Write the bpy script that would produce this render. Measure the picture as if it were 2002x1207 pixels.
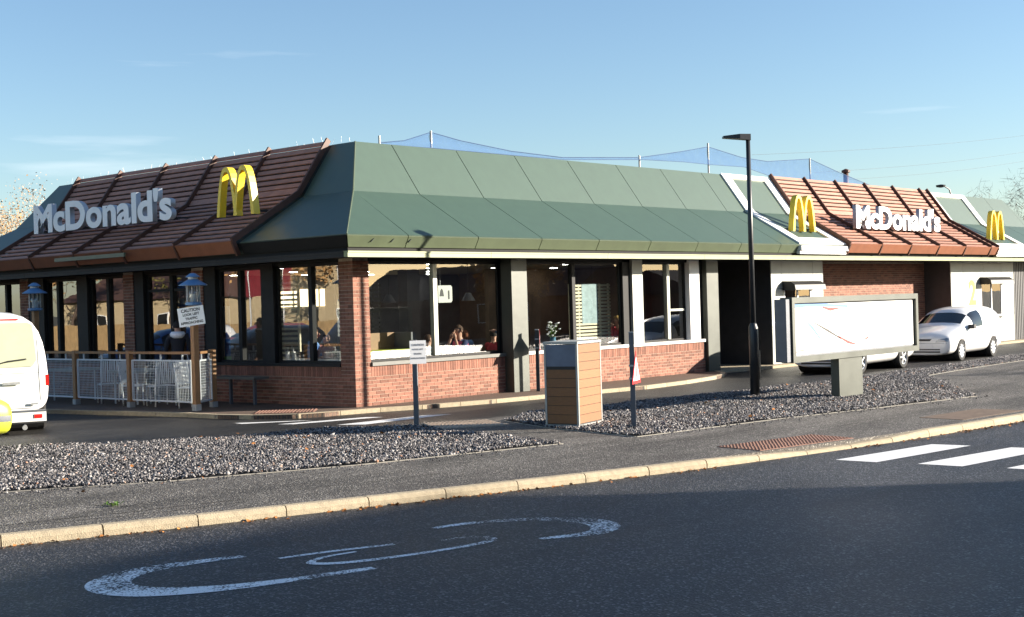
import bpy, bmesh, math, random
import numpy as np
from mathutils import Vector, Matrix

for _o in list(bpy.data.objects):
    bpy.data.objects.remove(_o)
random.seed(7)
rng = np.random.default_rng(7)
scene = bpy.context.scene
COL = scene.collection

# ------------------------------------------------------------------ camera
RIGHT = Vector((0.66789558, -0.74367673, -0.0293328))
DOWN = Vector((-0.02334419, 0.01846006, -0.99955704))
FWD = Vector((0.74388879, 0.66828448, -0.00503114))
CAM = Vector((-18.5116, -20.9777, 2.0675))
cam_data = bpy.data.cameras.new('camera')
cam = bpy.data.objects.new('camera', cam_data)
COL.objects.link(cam)
m = Matrix.Identity(4)
for i in range(3):
    m[i][0] = RIGHT[i]; m[i][1] = -DOWN[i]; m[i][2] = -FWD[i]; m[i][3] = CAM[i]
cam.matrix_world = m
cam_data.sensor_width = 36.0
cam_data.lens = 2660.82 / 2002.0 * 36.0
cam_data.clip_start = 0.1
cam_data.clip_end = 3000
scene.camera = cam

# ------------------------------------------------------------------ world, sun, exposure
SUN_DX, SUN_S = 0.95, 0.38          # towards the sun: (SUN_DX, -1, SUN_S)
SUN_TO = Vector((SUN_DX, -1.0, SUN_S)).normalized()
SUN_EL = math.asin(SUN_TO.z)
SUN_AZ = math.atan2(SUN_TO.x, SUN_TO.y)
world = bpy.data.worlds.new('World')
scene.world = world
world.use_nodes = True
wn, wl = world.node_tree.nodes, world.node_tree.links
wn.clear()
w_out = wn.new('ShaderNodeOutputWorld')
w_bg = wn.new('ShaderNodeBackground')
w_bg.inputs['Strength'].default_value = 0.064
w_sky = wn.new('ShaderNodeTexSky')
w_sky.sky_type = 'NISHITA'
w_sky.sun_disc = False
w_sky.sun_elevation = SUN_EL
w_sky.sun_rotation = SUN_AZ
w_sky.altitude = 0
w_sky.air_density = 1.0
w_sky.dust_density = 0.45
w_sky.ozone_density = 2.9
# thin cirrus over the whole sky
w_tc = wn.new('ShaderNodeTexCoord')
w_map = wn.new('ShaderNodeMapping')
w_map.inputs['Scale'].default_value = (1.6, 1.6, 16.0)
w_noise = wn.new('ShaderNodeTexNoise')
w_noise.inputs['Scale'].default_value = 1.7
w_noise.inputs['Detail'].default_value = 6
w_ramp = wn.new('ShaderNodeValToRGB')
w_ramp.color_ramp.elements[0].position = 0.62
w_ramp.color_ramp.elements[0].color = (0, 0, 0, 1)
w_ramp.color_ramp.elements[1].position = 0.86
w_ramp.color_ramp.elements[1].color = (0.55, 0.55, 0.55, 1)
w_mix = wn.new('ShaderNodeMixRGB')
w_mix.inputs['Color2'].default_value = (7.2, 7.4, 7.6, 1)
wl.new(w_tc.outputs['Generated'], w_map.inputs['Vector'])
wl.new(w_map.outputs['Vector'], w_noise.inputs['Vector'])
wl.new(w_noise.outputs['Fac'], w_ramp.inputs['Fac'])
wl.new(w_ramp.outputs['Color'], w_mix.inputs['Fac'])
wl.new(w_sky.outputs['Color'], w_mix.inputs['Color1'])
wl.new(w_mix.outputs['Color'], w_bg.inputs['Color'])
wl.new(w_bg.outputs['Background'], w_out.inputs['Surface'])

sun_data = bpy.data.lights.new('sun', 'SUN')
sun_data.energy = 5.0
sun_data.angle = math.radians(0.5)
sun_data.color = (1.0, 0.90, 0.76)
sun = bpy.data.objects.new('sun', sun_data)
COL.objects.link(sun)
sun.location = (20, -30, 40)
sun.rotation_euler = SUN_TO.to_track_quat('Z', 'Y').to_euler()

scene.view_settings.view_transform = 'Standard'
scene.view_settings.look = 'None'
scene.view_settings.gamma = 1.0
scene.view_settings.use_curve_mapping = False
scene.view_settings.exposure = 1.68
scene.render.engine = 'CYCLES'
scene.cycles.use_denoising = True
scene.cycles.max_bounces = 8
scene.cycles.transparent_max_bounces = 16
scene.cycles.caustics_reflective = False
scene.cycles.caustics_refractive = False

# ------------------------------------------------------------------ materials
def nodemat(name):
    mt = bpy.data.materials.new(name)
    mt.use_nodes = True
    nt = mt.node_tree
    nt.nodes.clear()
    out = nt.nodes.new('ShaderNodeOutputMaterial')
    return mt, nt, out

def pm(name, col, rough=0.6, metal=0.0, var=0.12, vscale=4.0, bump=0.0, bscale=60.0, spec=0.5, coat=0.0, col2=None, streak=None, objrand=0.0, attr=None, alpha=1.0):
    """procedural Principled material: noise-varied colour, optional second colour, streaks, per-object and per-piece variation"""
    mt, nt, out = nodemat(name)
    N, L = nt.nodes, nt.links
    b = N.new('ShaderNodeBsdfPrincipled')
    b.inputs['Roughness'].default_value = rough
    b.inputs['Metallic'].default_value = metal
    b.inputs['Specular IOR Level'].default_value = spec
    b.inputs['Coat Weight'].default_value = coat
    b.inputs['Coat Roughness'].default_value = 0.08
    tc = N.new('ShaderNodeTexCoord')
    mp = N.new('ShaderNodeMapping')
    if streak: mp.inputs['Scale'].default_value = streak
    L.new(tc.outputs['Object'], mp.inputs['Vector'])
    nz = N.new('ShaderNodeTexNoise')
    nz.inputs['Scale'].default_value = vscale
    nz.inputs['Detail'].default_value = 7
    nz.inputs['Roughness'].default_value = 0.62
    L.new(mp.outputs['Vector'], nz.inputs['Vector'])
    rp = N.new('ShaderNodeValToRGB')
    rp.color_ramp.elements[0].position = 0.3
    rp.color_ramp.elements[1].position = 0.7
    c2 = col2 if col2 else tuple(min(1, c * (1 + var)) for c in col)
    c1 = col if col2 else tuple(c * (1 - var) for c in col)
    rp.color_ramp.elements[0].color = (*c1, 1)
    rp.color_ramp.elements[1].color = (*c2, 1)
    L.new(nz.outputs['Fac'], rp.inputs['Fac'])
    src = rp.outputs['Color']
    if objrand or attr:
        hsv = N.new('ShaderNodeHueSaturation')
        mr = N.new('ShaderNodeMapRange')
        amt = objrand if objrand else 0.35
        mr.inputs['To Min'].default_value = 1 - amt
        mr.inputs['To Max'].default_value = 1 + amt
        if attr:
            at = N.new('ShaderNodeAttribute'); at.attribute_name = attr
            L.new(at.outputs['Fac'], mr.inputs['Value'])
        else:
            oi = N.new('ShaderNodeObjectInfo')
            L.new(oi.outputs['Random'], mr.inputs['Value'])
        L.new(mr.outputs['Result'], hsv.inputs['Value'])
        L.new(src, hsv.inputs['Color'])
        src = hsv.outputs['Color']
    L.new(src, b.inputs['Base Color'])
    if bump:
        bn = N.new('ShaderNodeTexNoise')
        bn.inputs['Scale'].default_value = bscale
        bn.inputs['Detail'].default_value = 5
        L.new(tc.outputs['Object'], bn.inputs['Vector'])
        bp = N.new('ShaderNodeBump')
        bp.inputs['Strength'].default_value = bump
        bp.inputs['Distance'].default_value = 0.02
        L.new(bn.outputs['Fac'], bp.inputs['Height'])
        L.new(bp.outputs['Normal'], b.inputs['Normal'])
        rm = N.new('ShaderNodeMapRange')
        rm.inputs['To Min'].default_value = max(0.03, rough - 0.1)
        rm.inputs['To Max'].default_value = min(1, rough + 0.1)
        L.new(nz.outputs['Fac'], rm.inputs['Value'])
        L.new(rm.outputs['Result'], b.inputs['Roughness'])
    L.new(b.outputs['BSDF'], out.inputs['Surface'])
    return mt

def glass(name, tint=(0.8, 0.84, 0.83), base=0.10, rough=0.0, wob=0.0):
    mt, nt, out = nodemat(name)
    N, L = nt.nodes, nt.links
    tr = N.new('ShaderNodeBsdfTransparent'); tr.inputs['Color'].default_value = (*tint, 1)
    gl = N.new('ShaderNodeBsdfGlossy'); gl.inputs['Roughness'].default_value = rough
    fr = N.new('ShaderNodeLayerWeight'); fr.inputs['Blend'].default_value = 0.5
    pw = N.new('ShaderNodeMath'); pw.operation = 'POWER'; pw.inputs[1].default_value = 4.0
    L.new(fr.outputs['Facing'], pw.inputs[0])
    ad = N.new('ShaderNodeMath'); ad.operation = 'ADD'; ad.use_clamp = True
    ad.inputs[1].default_value = base + 0.04
    L.new(pw.outputs['Value'], ad.inputs[0])
    mx = N.new('ShaderNodeMixShader')
    L.new(ad.outputs['Value'], mx.inputs['Fac'])
    L.new(tr.outputs['BSDF'], mx.inputs[1]); L.new(gl.outputs['BSDF'], mx.inputs[2])
    if wob:
        tc = N.new('ShaderNodeTexCoord')
        nz = N.new('ShaderNodeTexNoise'); nz.inputs['Scale'].default_value = 0.9
        bp = N.new('ShaderNodeBump'); bp.inputs['Strength'].default_value = wob; bp.inputs['Distance'].default_value = 0.03
        L.new(tc.outputs['Object'], nz.inputs['Vector']); L.new(nz.outputs['Fac'], bp.inputs['Height'])
        L.new(bp.outputs['Normal'], gl.inputs['Normal'])
    L.new(mx.outputs['Shader'], out.inputs['Surface'])
    return mt

def emit(name, col, s):
    mt, nt, out = nodemat(name)
    e = nt.nodes.new('ShaderNodeEmission')
    e.inputs['Color'].default_value = (*col, 1); e.inputs['Strength'].default_value = s
    nt.links.new(e.outputs['Emission'], out.inputs['Surface'])
    return mt

def asphalt(name, col, light, patch, rough=0.75, speck=0.62, spec=0.4):
    """bitumen with pale aggregate specks, large worn patches and fine relief"""
    mt, nt, out = nodemat(name)
    N, L = nt.nodes, nt.links
    b = N.new('ShaderNodeBsdfPrincipled')
    b.inputs['Specular IOR Level'].default_value = spec
    tc = N.new('ShaderNodeTexCoord')
    v = N.new('ShaderNodeTexVoronoi'); v.inputs['Scale'].default_value = 55
    n1 = N.new('ShaderNodeTexNoise'); n1.inputs['Scale'].default_value = 0.45; n1.inputs['Detail'].default_value = 8; n1.inputs['Roughness'].default_value = 0.7
    n2 = N.new('ShaderNodeTexNoise'); n2.inputs['Scale'].default_value = 42; n2.inputs['Detail'].default_value = 4
    for t in (v, n1, n2): L.new(tc.outputs['Object'], t.inputs['Vector'])
    r1 = N.new('ShaderNodeValToRGB')
    r1.color_ramp.elements[0].position = 0.35; r1.color_ramp.elements[0].color = (*col, 1)
    r1.color_ramp.elements[1].position = 0.68; r1.color_ramp.elements[1].color = (*patch, 1)
    L.new(n1.outputs['Fac'], r1.inputs['Fac'])
    sx = N.new('ShaderNodeSeparateColor'); L.new(v.outputs['Color'], sx.inputs['Color'])
    r2 = N.new('ShaderNodeValToRGB')
    r2.color_ramp.elements[0].position = speck; r2.color_ramp.elements[0].color = (0, 0, 0, 1)
    r2.color_ramp.elements[1].position = min(.99, speck + 0.3); r2.color_ramp.elements[1].color = (1, 1, 1, 1)
    L.new(sx.outputs['Red'], r2.inputs['Fac'])
    mx = N.new('ShaderNodeMixRGB'); mx.inputs['Color2'].default_value = (*light, 1)
    L.new(r2.outputs['Color'], mx.inputs['Fac']); L.new(r1.outputs['Color'], mx.inputs['Color1'])
    n3 = N.new('ShaderNodeTexNoise'); n3.inputs['Scale'].default_value = 0.9; n3.inputs['Detail'].default_value = 5; n3.inputs['Distortion'].default_value = 1.2
    mp3 = N.new('ShaderNodeMapping'); mp3.inputs['Scale'].default_value = (0.25, 1.0, 1.0); mp3.inputs['Rotation'].default_value = (0, 0, 0.2)
    L.new(tc.outputs['Object'], mp3.inputs['Vector']); L.new(mp3.outputs['Vector'], n3.inputs['Vector'])
    r4 = N.new('ShaderNodeValToRGB')
    r4.color_ramp.elements[0].position = 0.36; r4.color_ramp.elements[0].color = (0.55, 0.55, 0.55, 1)
    r4.color_ramp.elements[1].position = 0.62; r4.color_ramp.elements[1].color = (1.2, 1.2, 1.2, 1)
    L.new(n3.outputs['Fac'], r4.inputs['Fac'])
    m4 = N.new('ShaderNodeMixRGB'); m4.blend_type = 'MULTIPLY'; m4.inputs['Fac'].default_value = 0.8
    L.new(mx.outputs['Color'], m4.inputs['Color1']); L.new(r4.outputs['Color'], m4.inputs['Color2'])
    mx = m4
    mu = N.new('ShaderNodeMixRGB'); mu.blend_type = 'MULTIPLY'; mu.inputs['Fac'].default_value = 0.75
    r3 = N.new('ShaderNodeValToRGB')
    r3.color_ramp.elements[0].position = 0.33; r3.color_ramp.elements[0].color = (0.35, 0.35, 0.35, 1)
    r3.color_ramp.elements[1].position = 0.62; r3.color_ramp.elements[1].color = (1.25, 1.25, 1.25, 1)
    L.new(n2.outputs['Fac'], r3.inputs['Fac'])
    L.new(mx.outputs['Color'], mu.inputs['Color1']); L.new(r3.outputs['Color'], mu.inputs['Color2'])
    L.new(mu.outputs['Color'], b.inputs['Base Color'])
    bp = N.new('ShaderNodeBump'); bp.inputs['Strength'].default_value = 0.75; bp.inputs['Distance'].default_value = 0.012
    ad = N.new('ShaderNodeMath'); ad.operation = 'ADD'
    L.new(v.outputs['Distance'], ad.inputs[0]); L.new(n2.outputs['Fac'], ad.inputs[1])
    L.new(ad.outputs['Value'], bp.inputs['Height']); L.new(bp.outputs['Normal'], b.inputs['Normal'])
    rm = N.new('ShaderNodeMapRange'); rm.inputs['To Min'].default_value = rough - 0.16; rm.inputs['To Max'].default_value = min(1, rough + 0.12)
    L.new(n1.outputs['Fac'], rm.inputs['Value']); L.new(rm.outputs['Result'], b.inputs['Roughness'])
    L.new(b.outputs['BSDF'], out.inputs['Surface'])
    return mt

def worn_paint(name, col, thr=0.45):
    """road paint with holes where it has worn through"""
    mt, nt, out = nodemat(name)
    N, L = nt.nodes, nt.links
    b = N.new('ShaderNodeBsdfPrincipled'); b.inputs['Base Color'].default_value = (*col, 1); b.inputs['Roughness'].default_value = 0.6
    tr = N.new('ShaderNodeBsdfTransparent')
    tc = N.new('ShaderNodeTexCoord')
    n1 = N.new('ShaderNodeTexNoise'); n1.inputs['Scale'].default_value = 1.3; n1.inputs['Detail'].default_value = 3
    n2 = N.new('ShaderNodeTexNoise'); n2.inputs['Scale'].default_value = 48; n2.inputs['Detail'].default_value = 3
    for t in (n1, n2): L.new(tc.outputs['Object'], t.inputs['Vector'])
    a = N.new('ShaderNodeMath'); a.operation = 'MULTIPLY_ADD'; a.inputs[1].default_value = 0.9
    L.new(n1.outputs['Fac'], a.inputs[0]); L.new(n2.outputs['Fac'], a.inputs[2])
    r = N.new('ShaderNodeValToRGB')
    r.color_ramp.elements[0].position = thr; r.color_ramp.elements[1].position = thr + 0.05
    h = N.new('ShaderNodeMath'); h.operation = 'MULTIPLY'; h.inputs[1].default_value = 0.52
    L.new(a.outputs['Value'], h.inputs[0]); L.new(h.outputs['Value'], r.inputs['Fac'])
    mx = N.new('ShaderNodeMixShader')
    L.new(r.outputs['Color'], mx.inputs['Fac']); L.new(tr.outputs['BSDF'], mx.inputs[1]); L.new(b.outputs['BSDF'], mx.inputs[2])
    L.new(mx.outputs['Shader'], out.inputs['Surface'])
    return mt

def block_paving(name, c1, c2, mortar, scale=5.0):
    mt, nt, out = nodemat(name)
    N, L = nt.nodes, nt.links
    b = N.new('ShaderNodeBsdfPrincipled'); b.inputs['Roughness'].default_value = 0.8
    tc = N.new('ShaderNodeTexCoord')
    br = N.new('ShaderNodeTexBrick'); br.inputs['Scale'].default_value = scale
    br.inputs['Color1'].default_value = (*c1, 1); br.inputs['Color2'].default_value = (*c2, 1); br.inputs['Mortar'].default_value = (*mortar, 1)
    br.inputs['Mortar Size'].default_value = 0.03
    nz = N.new('ShaderNodeTexNoise'); nz.inputs['Scale'].default_value = 30; nz.inputs['Detail'].default_value = 6
    L.new(tc.outputs['Object'], br.inputs['Vector']); L.new(tc.outputs['Object'], nz.inputs['Vector'])
    mu = N.new('ShaderNodeMixRGB'); mu.blend_type = 'MULTIPLY'; mu.inputs['Fac'].default_value = 0.8
    r3 = N.new('ShaderNodeValToRGB')
    r3.color_ramp.elements[0].position = 0.35; r3.color_ramp.elements[0].color = (0.4, 0.4, 0.4, 1)
    r3.color_ramp.elements[1].position = 0.65; r3.color_ramp.elements[1].color = (1.2, 1.2, 1.2, 1)
    L.new(nz.outputs['Fac'], r3.inputs['Fac'])
    L.new(br.outputs['Color'], mu.inputs['Color1']); L.new(r3.outputs['Color'], mu.inputs['Color2'])
    L.new(mu.outputs['Color'], b.inputs['Base Color'])
    bp = N.new('ShaderNodeBump'); bp.inputs['Strength'].default_value = 0.5; bp.inputs['Distance'].default_value = 0.01
    L.new(nz.outputs['Fac'], bp.inputs['Height']); L.new(bp.outputs['Normal'], b.inputs['Normal'])
    L.new(b.outputs['BSDF'], out.inputs['Surface'])
    return mt

M = {}
M['brick'] = pm('brick', (0.225, 0.098, 0.066), 0.85, var=0.25, vscale=9, bump=0.5, bscale=80, objrand=0.3)
M['brick_a'] = pm('brick_a', (0.225, 0.098, 0.066), 0.85, var=0.25, vscale=9, bump=0.5, bscale=80, attr='rnd')
M['mortar'] = pm('mortar', (0.38, 0.31, 0.245), 0.95, var=0.2, vscale=14, bump=0.6, bscale=120)
M['sill'] = pm('sill', (0.10, 0.10, 0.09), 0.55, var=0.2, vscale=3)
M['sill_pale'] = pm('sill_pale', (0.62, 0.61, 0.58), 0.6, var=0.08)
M['green'] = pm('green_cladding', (0.040, 0.074, 0.050), 0.48, var=0.07, vscale=1.2, bump=0.0, bscale=5, spec=1.0, coat=0.0, streak=(3.5, 3.5, 0.7))
M['green_back'] = pm('green_backing', (0.02, 0.03, 0.025), 0.8)
M['fascia'] = pm('olive_fascia', (0.085, 0.105, 0.062), 0.45, var=0.12, vscale=2)
M['gutter'] = pm('olive_gutter', (0.20, 0.22, 0.10), 0.5, var=0.15, vscale=3)
M['white_panel'] = pm('white_panel', (0.80, 0.79, 0.77), 0.45, var=0.05, vscale=2)
M['timber'] = pm('timber_slat', (0.36, 0.175, 0.125), 0.7, var=0.22, vscale=3, streak=(1, 1, 1), bump=0.15, bscale=30, objrand=0.12)
M['timber_dark'] = pm('timber_rafter', (0.085, 0.034, 0.02), 0.6, var=0.2, vscale=4)
M['timber_fascia'] = pm('timber_fascia', (0.22, 0.078, 0.036), 0.55, var=0.15, vscale=2.5, objrand=0.08)
M['frame_dark'] = pm('dark_frame', (0.010, 0.010, 0.011), 0.6, var=0.2, spec=0.25)
M['frame_silver'] = pm('silver_frame', (0.30, 0.31, 0.27), 0.42, metal=0.3, var=0.1)
M['soffit'] = pm('soffit', (0.010, 0.010, 0.010), 0.7, spec=0.2)
M['glass'] = glass('window_glass', base=0.11, wob=0.03)
M['glass_l'] = glass('window_glass_reflective', tint=(0.75, 0.78, 0.78), base=0.21, wob=0.06)
M['steel'] = pm('grey_steel', (0.055, 0.062, 0.050), 0.45, metal=0.1, var=0.18, vscale=1.6, bump=0.08, bscale=5)
M['steel_pale'] = pm('pale_steel', (0.36, 0.37, 0.34), 0.45, metal=0.1, var=0.07, vscale=2)
M['yellow'] = pm('arch_yellow', (0.80, 0.56, 0.03), 0.38, var=0.05, spec=0.5)
M['sign_white'] = pm('sign_white', (0.86, 0.86, 0.86), 0.4, var=0.03)
M['galv'] = pm('galvanised', (0.42, 0.43, 0.44), 0.45, metal=0.45, var=0.15, vscale=12)
M['white_metal'] = pm('white_metal', (0.62, 0.64, 0.66), 0.45, var=0.05)
M['post_wood'] = pm('post_wood', (0.36, 0.18, 0.075), 0.6, var=0.22, vscale=8, streak=(6, 6, 1), bump=0.15, bscale=40)
M['bin_wood'] = pm('bin_wood', (0.225, 0.098, 0.036), 0.62, var=0.14, vscale=5, streak=(2, 2, 14), bump=0.12, bscale=50, objrand=0.08)
M['bin_metal'] = pm('bin_metal', (0.35, 0.35, 0.34), 0.4, metal=0.3, var=0.08)
M['bin_flap'] = pm('bin_flap', (0.10, 0.13, 0.20), 0.3, metal=0.2, var=0.15)
M['dark_post'] = pm('dark_post', (0.03, 0.032, 0.035), 0.4, var=0.15)
M['grey_post'] = pm('grey_post', (0.12, 0.13, 0.15), 0.45, metal=0.2, var=0.12)
M['car_white'] = pm('car_white', (0.80, 0.80, 0.80), 0.28, var=0.02, coat=0.6)
M['car_yellow'] = pm('car_yellow', (0.62, 0.66, 0.05), 0.35, var=0.03, coat=0.5)
M['car_blue'] = pm('car_blue', (0.05, 0.16, 0.42), 0.3, var=0.03, coat=0.6)
M['car_red'] = pm('car_red', (0.38, 0.03, 0.03), 0.3, var=0.03, coat=0.6)
M['car_black'] = pm('car_black', (0.012, 0.012, 0.016), 0.3, var=0.03, coat=0.6)
M['car_glass'] = pm('car_glass', (0.012, 0.014, 0.016), 0.06, spec=0.8, var=0.1)
M['car_glass_glare'] = pm('car_glass_glare', (0.55, 0.57, 0.42), 0.12, spec=0.8, var=0.06, coat=0.4)  # overexposed brightness of the van's rear window put into the glass colour
M['tyre'] = pm('tyre', (0.018, 0.018, 0.018), 0.85, var=0.2)
M['rim'] = pm('rim', (0.62, 0.63, 0.64), 0.32, metal=0.5, var=0.05)
M['plastic'] = pm('black_plastic', (0.02, 0.02, 0.021), 0.5, var=0.15)
M['lamp_clear'] = pm('lamp_clear', (0.16, 0.21, 0.28), 0.1, spec=0.8, coat=0.8)
M['lamp_red'] = pm('lamp_red', (0.50, 0.02, 0.015), 0.2, coat=0.6)
M['ink'] = pm('ink', (0.012, 0.012, 0.015), 0.6, var=0.02)
M['red_paint'] = pm('red_paint', (0.62, 0.03, 0.03), 0.4, var=0.04)
M['blue_paint'] = pm('blue_paint', (0.06, 0.20, 0.52), 0.45, var=0.06)
M['lantern_blue'] = pm('lantern_blue', (0.10, 0.22, 0.40), 0.4, var=0.08)
M['asphalt_road'] = asphalt('asphalt_road', (0.0070, 0.0088, 0.0135), (0.17, 0.17, 0.18), (0.027, 0.029, 0.034), 0.58, 0.78, 0.45)
M['asphalt_lane'] = asphalt('asphalt_lane', (0.016, 0.016, 0.015), (0.11, 0.10, 0.09), (0.034, 0.032, 0.029), 0.52, 0.86, 0.45)
M['asphalt_path'] = asphalt('asphalt_path', (0.075, 0.068, 0.062), (0.38, 0.36, 0.32), (0.14, 0.128, 0.116), 0.8, 0.78, 0.3)
M['concrete'] = pm('concrete', (0.37, 0.31, 0.215), 0.9, var=0.18, vscale=14, bump=0.5, bscale=90, objrand=0.07)
M['concrete_edge'] = pm('concrete_edging', (0.28, 0.265, 0.23), 0.9, var=0.2, vscale=10)
M['gravel_bed'] = pm('gravel_bed', (0.02, 0.02, 0.022), 0.95, var=0.4, vscale=40)
M['paving'] = block_paving('brown_block_paving', (0.17, 0.10, 0.065), (0.13, 0.085, 0.06), (0.07, 0.06, 0.05), 5)
M['tactile_red'] = pm('tactile_red', (0.20, 0.105, 0.075), 0.85, var=0.2, vscale=9, objrand=0.12)
M['tactile_buff'] = pm('tactile_buff', (0.44, 0.35, 0.27), 0.85, var=0.15, vscale=9, objrand=0.12)
M['iron_brown'] = pm('iron_brown', (0.13, 0.085, 0.055), 0.8, var=0.3, vscale=8)
M['paint_worn'] = worn_paint('worn_road_paint', (0.85, 0.85, 0.85), 0.465)
M['paint_white'] = worn_paint('road_paint', (0.75, 0.75, 0.74), 0.35)
M['leaf_litter'] = pm('leaf_litter', (0.30, 0.12, 0.03), 0.9, var=0.5, vscale=30, attr='rnd')
M['weed'] = pm('weed', (0.07, 0.14, 0.02), 0.8, var=0.3)

def gravel_mat():
    mt, nt, out = nodemat('gravel_stones')
    N, L = nt.nodes, nt.links
    b = N.new('ShaderNodeBsdfPrincipled'); b.inputs['Roughness'].default_value = 0.7
    at = N.new('ShaderNodeAttribute'); at.attribute_name = 'rnd'
    r = N.new('ShaderNodeValToRGB')
    e = r.color_ramp.elements
    e[0].position = 0.0; e[0].color = (0.018, 0.017, 0.020, 1)
    e[1].position = 1.0; e[1].color = (0.40, 0.37, 0.33, 1)
    for p, c in ((0.40, (0.070, 0.066, 0.070, 1)), (0.75, (0.19, 0.178, 0.178, 1)), (0.975, (0.36, 0.345, 0.335, 1)), (0.985, (0.34, 0.15, 0.07, 1))):
        k = e.new(p); k.color = c
    L.new(at.outputs['Fac'], r.inputs['Fac']); L.new(r.outputs['Color'], b.inputs['Base Color'])
    L.new(b.outputs['BSDF'], out.inputs['Surface'])
    return mt
M['gravel'] = gravel_mat()

# ------------------------------------------------------------------ mesh helpers
class MB:
    def __init__(s): s.v = []; s.f = []; s.mi = []
    def add(s, vs, fs, mi=0):
        n = len(s.v)
        s.v += [tuple(p) for p in vs]
        s.f += [tuple(i + n for i in f) for f in fs]
        s.mi += [mi] * len(fs)
        return s
    def box(s, a, b, mi=0):
        (x0, y0, z0), (x1, y1, z1) = a, b
        x0, x1 = sorted((x0, x1)); y0, y1 = sorted((y0, y1)); z0, z1 = sorted((z0, z1))
        return s.add([(x0,y0,z0),(x1,y0,z0),(x1,y1,z0),(x0,y1,z0),(x0,y0,z1),(x1,y0,z1),(x1,y1,z1),(x0,y1,z1)],
                     [(0,3,2,1),(4,5,6,7),(0,1,5,4),(1,2,6,5),(2,3,7,6),(3,0,4,7)], mi)
    def bar(s, p, q, w, h, up=(0, 0, 1), mi=0):
        p, q, up = Vector(p), Vector(q), Vector(up)
        d = (q - p).normalized()
        sd = d.cross(up).normalized() * (w / 2)
        u = sd.cross(d).normalized() * (h / 2)
        vs = [p - sd - u, p + sd - u, p + sd + u, p - sd + u, q - sd - u, q + sd - u, q + sd + u, q - sd + u]
        return s.add(vs, [(0,1,2,3),(7,6,5,4),(0,4,5,1),(1,5,6,2),(2,6,7,3),(3,7,4,0)], mi)
    def slab(s, poly, off, mi=0):
        """closed prism: polygon (list of 3D points) pushed along the vector off"""
        n = len(poly); off = Vector(off)
        a = [Vector(p) for p in poly]; b = [p + off for p in a]
        fs = [tuple(range(n))[::-1], tuple(range(n, 2 * n))]
        for i in range(n):
            j = (i + 1) % n
            fs.append((i, j, j + n, i + n))
        return s.add(a + b, fs, mi)
    def tube(s, pts, r, n=8, mi=0, caps=True):
        pts = [Vector(p) for p in pts]
        rs = r if isinstance(r, (list, tuple)) else [r] * len(pts)
        ref = Vector((0.31, 0.87, 0.38)); vs = []; fs = []
        for i, p in enumerate(pts):
            d = (pts[min(i + 1, len(pts) - 1)] - pts[max(i - 1, 0)]).normalized()
            a = d.cross(ref)
            if a.length < 1e-3: a = d.cross(Vector((1, 0, 0)))
            a.normalize(); b = d.cross(a)
            for k in range(n):
                t = 2 * math.pi * k / n
                vs.append(p + (a * math.cos(t) + b * math.sin(t)) * rs[i])
        for i in range(len(pts) - 1):
            for k in range(n):
                j = (k + 1) % n
                fs.append((i * n + k, i * n + j, (i + 1) * n + j, (i + 1) * n + k))
        if caps:
            fs.append(tuple(range(n))[::-1]); fs.append(tuple(range((len(pts) - 1) * n, len(pts) * n)))
        return s.add(vs, fs, mi)
    def lathe(s, prof, n=16, c=(0, 0, 0), mi=0, caps=True):
        vs = []; fs = []
        for (r, z) in prof:
            for k in range(n):
                t = 2 * math.pi * k / n
                vs.append((c[0] + r * math.cos(t), c[1] + r * math.sin(t), c[2] + z))
        for i in range(len(prof) - 1):
            for k in range(n):
                j = (k + 1) % n
                fs.append((i * n + k, i * n + j, (i + 1) * n + j, (i + 1) * n + k))
        if caps: fs.append(tuple(range(n))[::-1]); fs.append(tuple(range((len(prof) - 1) * n, len(prof) * n)))
        return s.add(vs, fs, mi)
    def disc(s, c, axis, r, depth, n=20, mi=0):
        c = Vector(c); d = Vector(axis).normalized() * depth / 2
        return s.tube([c - d, c + d], r, n, mi)
    def build(s, name, mats, parent=None, loc=None, smooth=False, rz=0):
        me = bpy.data.meshes.new(name)
        me.from_pydata(s.v, [], s.f)
        if not isinstance(mats, (list, tuple)): mats = [mats]
        for mt in mats: me.materials.append(M[mt] if isinstance(mt, str) else mt)
        if any(s.mi): me.polygons.foreach_set('material_index', s.mi)
        if smooth: me.polygons.foreach_set('use_smooth', [True] * len(me.polygons))
        me.update()
        return link(name, me, parent, loc, rz)

def link(name, me, parent=None, loc=None, rz=0):
    o = bpy.data.objects.new(name, me)
    COL.objects.link(o)
    if parent: o.parent = parent
    if loc is not None: o.location = loc
    if rz: o.rotation_euler = (0, 0, rz)
    return o

def tag(o, label=None, cat=None, group=None, kind=None):
    if label: o['label'] = label
    if cat: o['category'] = cat
    if group: o['group'] = group
    if kind: o['kind'] = kind
    return o

def thing(name, label, cat, loc=(0, 0, 0), rz=0, group=None):
    o = bpy.data.objects.new(name, None)
    o.empty_display_size = 0.2
    COL.objects.link(o)
    o.location = loc; o.rotation_euler = (0, 0, rz)
    return tag(o, label, cat, group)

def copy_tree(o, parent=None):
    c = o.copy(); COL.objects.link(c); c.parent = parent
    for ch in list(o.children): copy_tree(ch, c)
    return c

def rndattr(o, vals):
    a = o.data.attributes.new('rnd', 'FLOAT', 'POINT')
    a.data.foreach_set('value', np.asarray(vals, dtype=np.float32))

def ev_mesh(o):
    """the mesh of an object with its modifiers applied"""
    dg = bpy.context.evaluated_depsgraph_get()
    dg.update()
    return bpy.data.meshes.new_from_object(o.evaluated_get(dg))

def polyline(pts, step):
    """points along a polyline at equal steps"""
    out = [Vector(pts[0])]; acc = 0
    for a, b in zip(pts[:-1], pts[1:]):
        a, b = Vector(a), Vector(b); L = (b - a).length; t = step - acc
        while t <= L:
            out.append(a + (b - a) * (t / L)); t += step
        acc = L - (t - step)
    return out

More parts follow.
